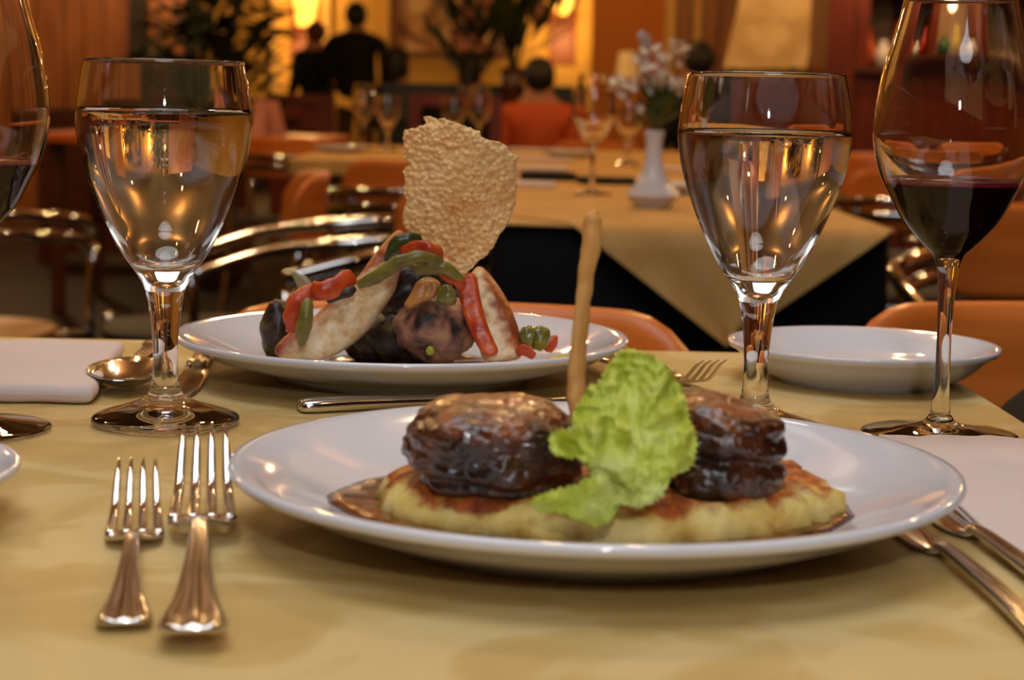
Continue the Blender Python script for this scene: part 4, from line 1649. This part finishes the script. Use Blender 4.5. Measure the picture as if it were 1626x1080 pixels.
# ------------------------------------------------------------------ back wall: sconces, trims, picture
WY = 18.6
trim_m = mat('cream_trim', S(222, 172, 92), .7)
for i, (pa_, pb_, dp_) in enumerate([(430, 442, .06), (512, 522, .06), (1020, 1036, .10), (606, 614, .03)]):
    struct(link('trim_%d' % (i + 1), *box(X(pa_, WY), X(pb_, WY), WY - dp_, WY - .001, 0, 3.24), trim_m, smooth=False))
struct(link('baseboard_back', *box(-6.99, 6.99, WY - .03, WY - .001, 0, .16), darkwood_m, smooth=False))


def glow(name, c, s):
    m = mat(name, c, .6)
    bsdf(m).inputs['Emission Color'].default_value = c
    bsdf(m).inputs['Emission Strength'].default_value = s
    return m


shade_m = glow('glowing_shade', (1, .50, .06, 1), 2.6)
bulb_m = glow('glowing_bulb', (1, .72, .18, 1), 7)


def sconce(label, px, pyb, wpx):
    x = X(px, WY - .15)
    zb = P(px, pyb, WY - .15).z
    w_ = wpx / 2 / FPX * WY
    t = thing('wall_sconce', label, 'lamp', (x, WY - .12, zb))
    vs, fs, rows = [], [], []
    for z, r in ((0, .55), (.12, .72), (.3, .92), (.48, 1.0)):
        row = []
        for k in range(13):
            a = PI + PI * k / 12
            row.append(len(vs))
            vs.append((x + w_ * r * math.cos(a), WY - .012 + .14 * r * math.sin(a), zb + z))
        rows.append(row)
    for a_, b_ in zip(rows[:-1], rows[1:]):
        for k in range(12):
            fs.append((a_[k], a_[k + 1], b_[k + 1], b_[k]))
    fs.append(tuple(rows[0][::-1]))
    link('lamp_shade', vs, fs, shade_m, t)
    v, f = ico((x, WY - .08, zb + .30), (.045, .045, .07), 2)
    link('bulb', v, f, bulb_m, t)
    link('wall_plate', *box(x - w_ * 1.05, x + w_ * 1.05, WY - .012, WY - .001, zb - .5, zb + .55), mat('amber_wood_plate', S(140, 66, 12), .5), t, smooth=False)
    light('sconce_light', 'POINT', (x, WY - .32, zb + .55), 24, AMBER, .06)
    light('sconce_light', 'POINT', (x, WY - .40, zb - .25), 13, AMBER, .06)


sconce('glowing amber wall sconce above the standing couple', 480, 40, 44)
sconce('glowing amber wall sconce above the tall dark bouquet', 886, 22, 40)

pf = thing('framed_picture', 'large wooden framed picture hanging behind the flower arrangements', 'picture', (X(700, WY), WY - .02, 1.36))
fx0, fx1 = X(622, WY), X(800, WY)
fz0 = P(700, 90, WY).z
fz1 = 3.0
fw = .05
link('frame', *merge(box(fx0, fx1, WY - .05, WY - .002, fz0, fz0 + fw), box(fx0, fx1, WY - .05, WY - .002, fz1 - fw, fz1), box(fx0, fx0 + fw, WY - .05, WY - .002, fz0 + fw, fz1 - fw),
                     box(fx1 - fw, fx1, WY - .05, WY - .002, fz0 + fw, fz1 - fw)), mat('picture_frame_wood', S(110, 48, 14), .4), pf, smooth=False)
pic_m = mat('faded_print', rough=.6)
ramp_noise(pic_m, [(.38, S(120, 70, 34)), (.5, S(206, 150, 92)), (.62, S(222, 178, 120))], scale=2.6, detail=3, dist=.7)
link('print', *box(fx0 + fw, fx1 - fw, WY - .02, WY - .004, fz0 + fw, fz1 - fw), pic_m, pf, smooth=False)

# partition and posts
D1 = 14.0
struct(link('wall_partition', *box(X(932, D1), X(1062, D1), D1, D1 + .12, 0, 3.24), mat('burnt_orange_paint', S(196, 112, 34), .8), smooth=False))
cabw = mat('amber_wood', rough=.45)
ramp_noise(cabw, [(.3, S(130, 74, 20)), (.7, S(168, 100, 34))], scale=3, detail=3, stretch=(9, 9, 1))
for i, (pa_, pb_, m_) in enumerate([(1046, 1062, trim_m), (1064, 1086, cabw), (1088, 1102, trim_m), (1104, 1128, cabw), (1130, 1160, cabw)]):
    struct(link('trim_%d' % (i + 5), *box(X(pa_, D1 - .2), X(pb_, D1 - .2), D1 - .2 - .03 * (i % 2), D1 - .001, 0, 3.24), m_, smooth=False))

# leaning cream board
D2 = 9.0
c = [P(1150, 108, D2 - .25), P(1280, 108, D2 - .25), P(1330, -160, D2 + .35), P(1212, -160, D2 + .35)]
vs = [tuple(p) for p in c] + [(p.x, p.y + .02, p.z + .004) for p in c]
bd = thing('notice_board', 'tall leaning cream board covered in faint notes', 'board', tuple((c[0] + c[1]) / 2))
board_m = mat('cream_board', rough=.6)
ramp_noise(board_m, [(.40, S(206, 168, 108)), (.52, S(232, 198, 136)), (.7, S(238, 206, 146))], scale=5, detail=4)
link('panel', vs, [(0, 1, 2, 3), (7, 6, 5, 4), (0, 4, 5, 1), (1, 5, 6, 2), (2, 6, 7, 3), (3, 7, 4, 0)], board_m, bd, smooth=False)
link('post', *merge(box(c[0].x + .03, c[0].x + .07, D2 - .2, D2 - .16, 0, c[0].z + .05), box(c[1].x - .07, c[1].x - .03, D2 - .2, D2 - .16, 0, c[1].z + .05)), darkwood_m, bd, smooth=False)

# red wood wall unit on the far side
D3 = 8.2
rc = thing('wall_cabinet', 'dark red wooden cabinet with lit display niches', 'cabinet', (X(1500, D3), D3 + .2, 0))
ca, cb_ = X(1300, D3), X(1800, D3)
link('side_panel', *box(ca, ca + .12, D3, D3 + .5, 0, 3.1), redwood_m, rc, smooth=False)
link('lower_body', *box(ca + .12, cb_, D3 + .05, D3 + .5, 0, P(1500, 118, D3).z), redwood_m, rc, smooth=False)
link('worktop', *box(ca + .12, cb_, D3, D3 + .5, P(1500, 118, D3).z, P(1500, 108, D3).z), darkwood_m, rc, smooth=False)
link('back_panel', *box(ca + .12, cb_, D3 + .46, D3 + .5, P(1500, 108, D3).z, 3.1), mat('pale_niche_paint', S(210, 168, 120), .8), rc, smooth=False)
zs = P(1500, 108, D3).z
for i, px in enumerate((1345, 1432, 1560)):
    link('divider', *box(X(px, D3), X(px, D3) + .06, D3 + .02, D3 + .46, zs, 3.1), redwood_m, rc, smooth=False)
link('shelf', *box(ca + .12, cb_, D3 + .02, D3 + .46, zs + .36, zs + .39), darkwood_m, rc, smooth=False)
light('niche_light', 'POINT', (X(1400, D3), D3 - .25, zs + .55), 9, WARM, .04)
light('niche_light', 'POINT', (X(1500, D3), D3 + .2, zs + .30), 1.2, WARM, .03)
for i, (px, h_, r0, cc, lb) in enumerate([(1362, .17, .035, S(200, 80, 30), 'small orange jar at the end of the lit cabinet shelf'), (1388, .12, .04, S(228, 214, 200), 'white pot next to the orange jar in the cabinet'),
                                          (1412, .2, .03, S(190, 50, 30), 'red bottle standing in the lit cabinet niche'), (1470, .14, .04, S(60, 110, 60), 'green jar behind the wine glass rim in the cabinet'),
                                          (1500, .2, .032, S(220, 190, 60), 'yellow bottle in the cabinet behind the wine glass'), (1538, .12, .045, S(228, 214, 200), 'white bowl in the cabinet behind the wine glass')]):
    bx = X(px, D3 + .15)
    v, f = lathe([(0, 0), (r0, 0), (r0, h_ * .62), (r0 * .45, h_ * .8), (r0 * .45, h_), (0, h_)], 20, (bx, D3 + .15, zs + .001))
    tag(link('jar' if h_ < .19 else 'bottle', v, f, mat('shelf_ware_%d' % i, cc, .35)), lb, 'jar' if h_ < .19 else 'bottle')

# wooden partition with boards, shelf frame with a lit picture behind the plant
D4 = 12.6
ps = thing('wooden_screen', 'brown boarded wooden screen behind the first wine glass and goblet', 'screen', (X(90, D4), D4, 0))
plank_m = mat('brown_board', rough=.5)
ramp_noise(plank_m, [(.3, S(120, 66, 26)), (.7, S(164, 96, 44))], scale=2.5, detail=4, stretch=(8, 8, .8))
px = -190
k = 0
rr = random.Random(3)
while px < 205:
    wpx = rr.choice((22, 30, 38, 46))
    link('board', *box(X(px + 1.2, D4), X(px + wpx - 1.2, D4), D4 + rr.uniform(0, .03), D4 + .06, .01, 2.6), plank_m, ps, smooth=False)
    px += wpx
link('back_rail', *box(X(-190, D4), X(205, D4), D4 + .06, D4 + .09, .01, 2.6), mat('black_wood', S(30, 18, 12), .6), ps, smooth=False)
ds_ = thing('display_frame', 'black framed display case glowing behind the palm', 'display case', (X(250, D4), D4 + .1, 0))
bw = MATS['black_wood']
for pa_, pb_ in ((206, 214), (222, 230), (294, 306)):
    link('upright', *box(X(pa_, D4), X(pb_, D4), D4, D4 + .25, 0, 2.7), bw, ds_, smooth=False)
link('cross_bar', *box(X(206, D4), X(306, D4), D4, D4 + .25, P(250, 104, D4).z, P(250, 84, D4).z), bw, ds_, smooth=False)
case_m = mat('case_print', rough=.6)
ramp_noise(case_m, [(.36, S(84, 58, 40)), (.48, S(190, 110, 40)), (.56, S(140, 90, 60)), (.66, S(216, 180, 130))], scale=4.5, detail=2, dist=.8)
link('print', *box(X(230, D4), X(294, D4), D4 + .2, D4 + .24, P(250, 84, D4).z, 2.7), case_m, ds_, smooth=False)
link('lower_panel', *box(X(214, D4), X(294, D4), D4 + .05, D4 + .2, 0, P(250, 104, D4).z), darkwood_m, ds_, smooth=False)
light('case_light', 'POINT', (X(262, D4), D4 - .1, 1.75), 6.0, WARM, .05)
light('screen_light', 'POINT', (X(70, D4), D4 - 1.1, 2.5), 26, WARM, .05)

# small table lamp
D5 = 13.0
lx = X(988, D5)
lm = thing('table_lamp', 'small cream shaded lamp behind the bud vase flowers', 'lamp', (lx, D5, .8))
v, f = lathe([(.085, P(988, 124, D5).z - .0), (.062, P(988, 82, D5).z)], 24, (lx, D5, 0))
link('lamp_shade', v, f, glow('cream_lamp_shade', (1, .62, .22, 1), .14), lm)
v, f = lathe([(0, .80), (.06, .80), (.06, .82), (.015, .85), (.012, 1.2), (0, 1.2)], 16, (lx, D5, 0))
link('lamp_base', v, f, darkwood_m, lm)
st_ = thing('console_table', 'dark console table carrying the small cream lamp', 'table', (lx, D5, 0))
link('top', *box(lx - .22, lx + .3, D5 - .2, D5 + .2, .77, .80), darkwood_m, st_, smooth=False)
for sx_ in (-.19, .27):
    for sy_ in (-.17, .17):
        link('leg', *box(lx + sx_ - .02, lx + sx_ + .02, D5 + sy_ - .02, D5 + sy_ + .02, 0, .77), darkwood_m, st_, smooth=False)

# ------------------------------------------------------------------ people
hair_d = mat('dark_hair', S(30, 20, 14), .6)
hair_b = mat('brown_hair', S(104, 52, 24), .6)
skin_c = mat('skin', S(196, 130, 92), .5)
cloth_k = mat('black_wool', S(20, 18, 20), .85)
trou_m = mat('olive_trousers', S(92, 68, 34), .8)
orange_c = mat('orange_jacket', S(206, 84, 28), .7)


def person(label, x, y, rot, h=1.75, coat=cloth_k, legs=trou_m, hair=hair_d, seated=False, width=1.0, longhair=False, bend=0):
    """one figure: body skin (head, neck, hands), jacket, trousers and hair grown over one skeleton; faces local -y"""
    t = thing('person', label, 'person', (x, y, 0))
    k = h / 1.75
    ca_, sa_ = math.cos(rot), math.sin(rot)

    def W(p):
        px_, py_, pz_ = p[0] * k, p[1] * k, p[2] * k
        return (x + px_ * ca_ - py_ * sa_, y + px_ * sa_ + py_ * ca_, pz_ + zoff)
    zoff = (-.40 * k) if seated else 0
    hipz, knz = .93, .50
    sh = .19 * width

    def J(lst):
        return [W(p) + (tuple(q * k for q in p[3]) if isinstance(p[3], tuple) else p[3] * k,) for p in lst]
    # head, neck and hands stay skin; one continuous inner body
    body = [(0, 0, 1.0, .11), (0, 0, 1.25, .11), (0, .0, 1.44, .075), (0, -.005, 1.52, .062), (0, -.012, 1.60, (.072, .082)), (0, -.01, 1.69, (.070, .082)), (0, -.004, 1.745, .03),
            (sh * .9, 0, 1.41, .05), (sh * 1.14, .01, 1.14, .036), (sh * 1.0, -.20, 1.03, .028), (sh * .8, -.28, 1.03, .022),
            (-sh * .9, 0, 1.41, .05), (-sh * 1.14, .01, 1.14, .036), (-sh * 1.0, -.20, 1.03, .028), (-sh * .8, -.28, 1.03, .022), (0, -.098, 1.615, .014)]
    wire_person_mesh('body', J(body), [(0, 1), (1, 2), (2, 3), (3, 4), (4, 5), (5, 6), (2, 7), (7, 8), (8, 9), (9, 10), (2, 11), (11, 12), (12, 13), (13, 14), (4, 15)], skin_c, t)
    jac = [(0, 0, .88, (.165 * width, .12)), (0, 0, 1.08, (.165 * width, .125)), (0, .01, 1.28, (.185 * width, .135)), (0, .01, 1.40, (.16 * width, .12)), (0, .0, 1.50, .078),
           (sh, .01, 1.40, .072), (sh * 1.16, .02, 1.14, .066), (sh * 1.0, -.18, 1.04, .050),
           (-sh, .01, 1.40, .072), (-sh * 1.16, .02, 1.14, .066), (-sh * 1.0, -.18, 1.04, .050)]
    wire_person_mesh('jacket', J(jac), [(0, 1), (1, 2), (2, 3), (3, 4), (3, 5), (5, 6), (6, 7), (3, 8), (8, 9), (9, 10)], coat, t)
    if seated:
        tr_ = [(0, 0, .92, (.15, .12)), (.09, -.08, .90, .085), (.11, -.45, .90, .065), (.11, -.44, .48, .05), (-.09, -.08, .90, .085), (-.11, -.45, .90, .065), (-.11, -.44, .48, .05)]
    else:
        tr_ = [(0, 0, .93, (.15, .11)), (.09, 0, .80, .092), (.10, -.01, .50, .068), (.10, .01, .09, .055), (-.09, 0, .80, .092), (-.10, -.01, .50, .068), (-.10, .01, .09, .055)]
    wire_person_mesh('trousers', J(tr_), [(0, 1), (1, 2), (2, 3), (0, 4), (4, 5), (5, 6)], legs, t)
    if not seated:
        for s in (-1, 1):
            v, f = ico((0, 0, 0), (.045, .125, .04), 3)
            v = [W((p[0] + s * .10, p[1] - .05, max(0, p[2] + .04))) for p in v]
            link('shoe', v, f, cloth_k, t)
    else:
        for s in (-1, 1):
            v, f = ico((0, 0, 0), (.045, .125, .04), 3)
            v = [W((p[0] + s * .11, p[1] - .49, max(0, p[2] + .04) + .40)) for p in v]
            link('shoe', v, f, cloth_k, t)

    def hf(p):
        return p * (1 + .05 * nz(p, 3, 2))
    v, f = ico((0, 0, 0), (.102, .112, .115), 3, hf)
    v = [W((p[0], p[1] + .012 + (.012 if p[2] < 0 else 0), p[2] * (1.0 if not longhair or p[2] > 0 else 2.1) + 1.645)) for p in v if True]
    link('hair', v, f, hair, t)
    # ears
    for s in (-1, 1):
        v, f = ico((0, 0, 0), (.014, .02, .032), 2)
        v = [W((p[0] + s * .088, p[1] - .012, p[2] + 1.63)) for p in v]
        link('ear', v, f, skin_c, t)
    return t


person('standing person in a black jacket and olive trousers, broad and taller', X(562, 16.6), 16.6, PI, 1.78, width=1.25)
person('standing person in black, shorter, with reddish brown hair', X(499, 16.9), 16.9, PI + .5, 1.62, hair=hair_b, legs=cloth_k, width=1.0)
person('seated dark haired person below the picture frame corner', X(628, 14.4), 14.4, 2.4, 1.72, hair=hair_d, legs=cloth_k, seated=True, longhair=True)
person('seated dark haired person partly behind the smaller vase', X(742, 14.4), 14.4, 2.9, 1.70, hair=hair_d, legs=cloth_k, seated=True, longhair=True)
person('seated dark haired person in an orange jacket near the tall vase', X(850, 10.0), 10.0, PI, 1.5, coat=orange_c, legs=cloth_k, hair=hair_d, seated=True)
person('dark seated person hidden behind the white bouquet', X(1098, 11.5), 11.5, PI + .3, 1.70, legs=cloth_k, hair=hair_d, seated=True)
# the seats under them
for i, (px, d_, lb) in enumerate([(628, 14.4, 'dark upholstered chair under the person below the picture'), (742, 14.4, 'dark upholstered chair under the person behind the smaller vase'),
                                  (850, 10.0, 'dark upholstered chair under the person in orange'), (1098, 11.5, 'dark upholstered chair behind the white bouquet')]):
    x = X(px, d_)
    t = thing('upholstered_chair', lb, 'chair', (x, d_, 0))
    zs_ = .29 if d_ == 10.0 else .34
    link('seat', *box(x - .23, x + .23, d_ - .17, d_ + .27, zs_, zs_ + .06), darkwood_m, t, smooth=False)
    for sx_ in (-.21, .21):
        for sy_ in (-.14, .24):
            link('leg', *box(x + sx_ - .02, x + sx_ + .02, d_ + sy_ - .02, d_ + sy_ + .02, 0, zs_), darkwood_m, t, smooth=False)

# dark red booth backs in the middle distance
for i, (pa_, pb_, py_, d_, m_, lb) in enumerate([(428, 530, 150, 11.6, redwood_m, 'dark red wooden booth back behind the standing napkin'), (646, 792, 150, 9.2, redwood_m, 'low red wooden bench frame in front of the sideboard'),
                                                 (1120, 1300, 160, 7.6, redwood_m, 'low red wooden bench behind the second water goblet'), (60, 400, 175, 9.9, darkwood_m, 'long dark bench behind the bare wooden table')]):
    xa, xb = X(pa_, d_), X(pb_, d_)
    zt = P((pa_ + pb_) / 2, py_, d_).z
    t = thing('bench', lb, 'bench', ((xa + xb) / 2, d_, 0))
    link('back_frame', *merge(box(xa, xb, d_, d_ + .05, zt - .06, zt), box(xa, xa + .06, d_, d_ + .05, 0, zt - .06), box(xb - .06, xb, d_, d_ + .05, 0, zt - .06)), m_, t, smooth=False)
    link('back_panel', *box(xa + .06, xb - .06, d_ + .01, d_ + .04, .05, zt - .06), black_m if i in (1,) else m_, t, smooth=False)
    link('seat', *box(xa, xb, d_ + .05, d_ + .45, .40, .45), black_m, t, smooth=False)
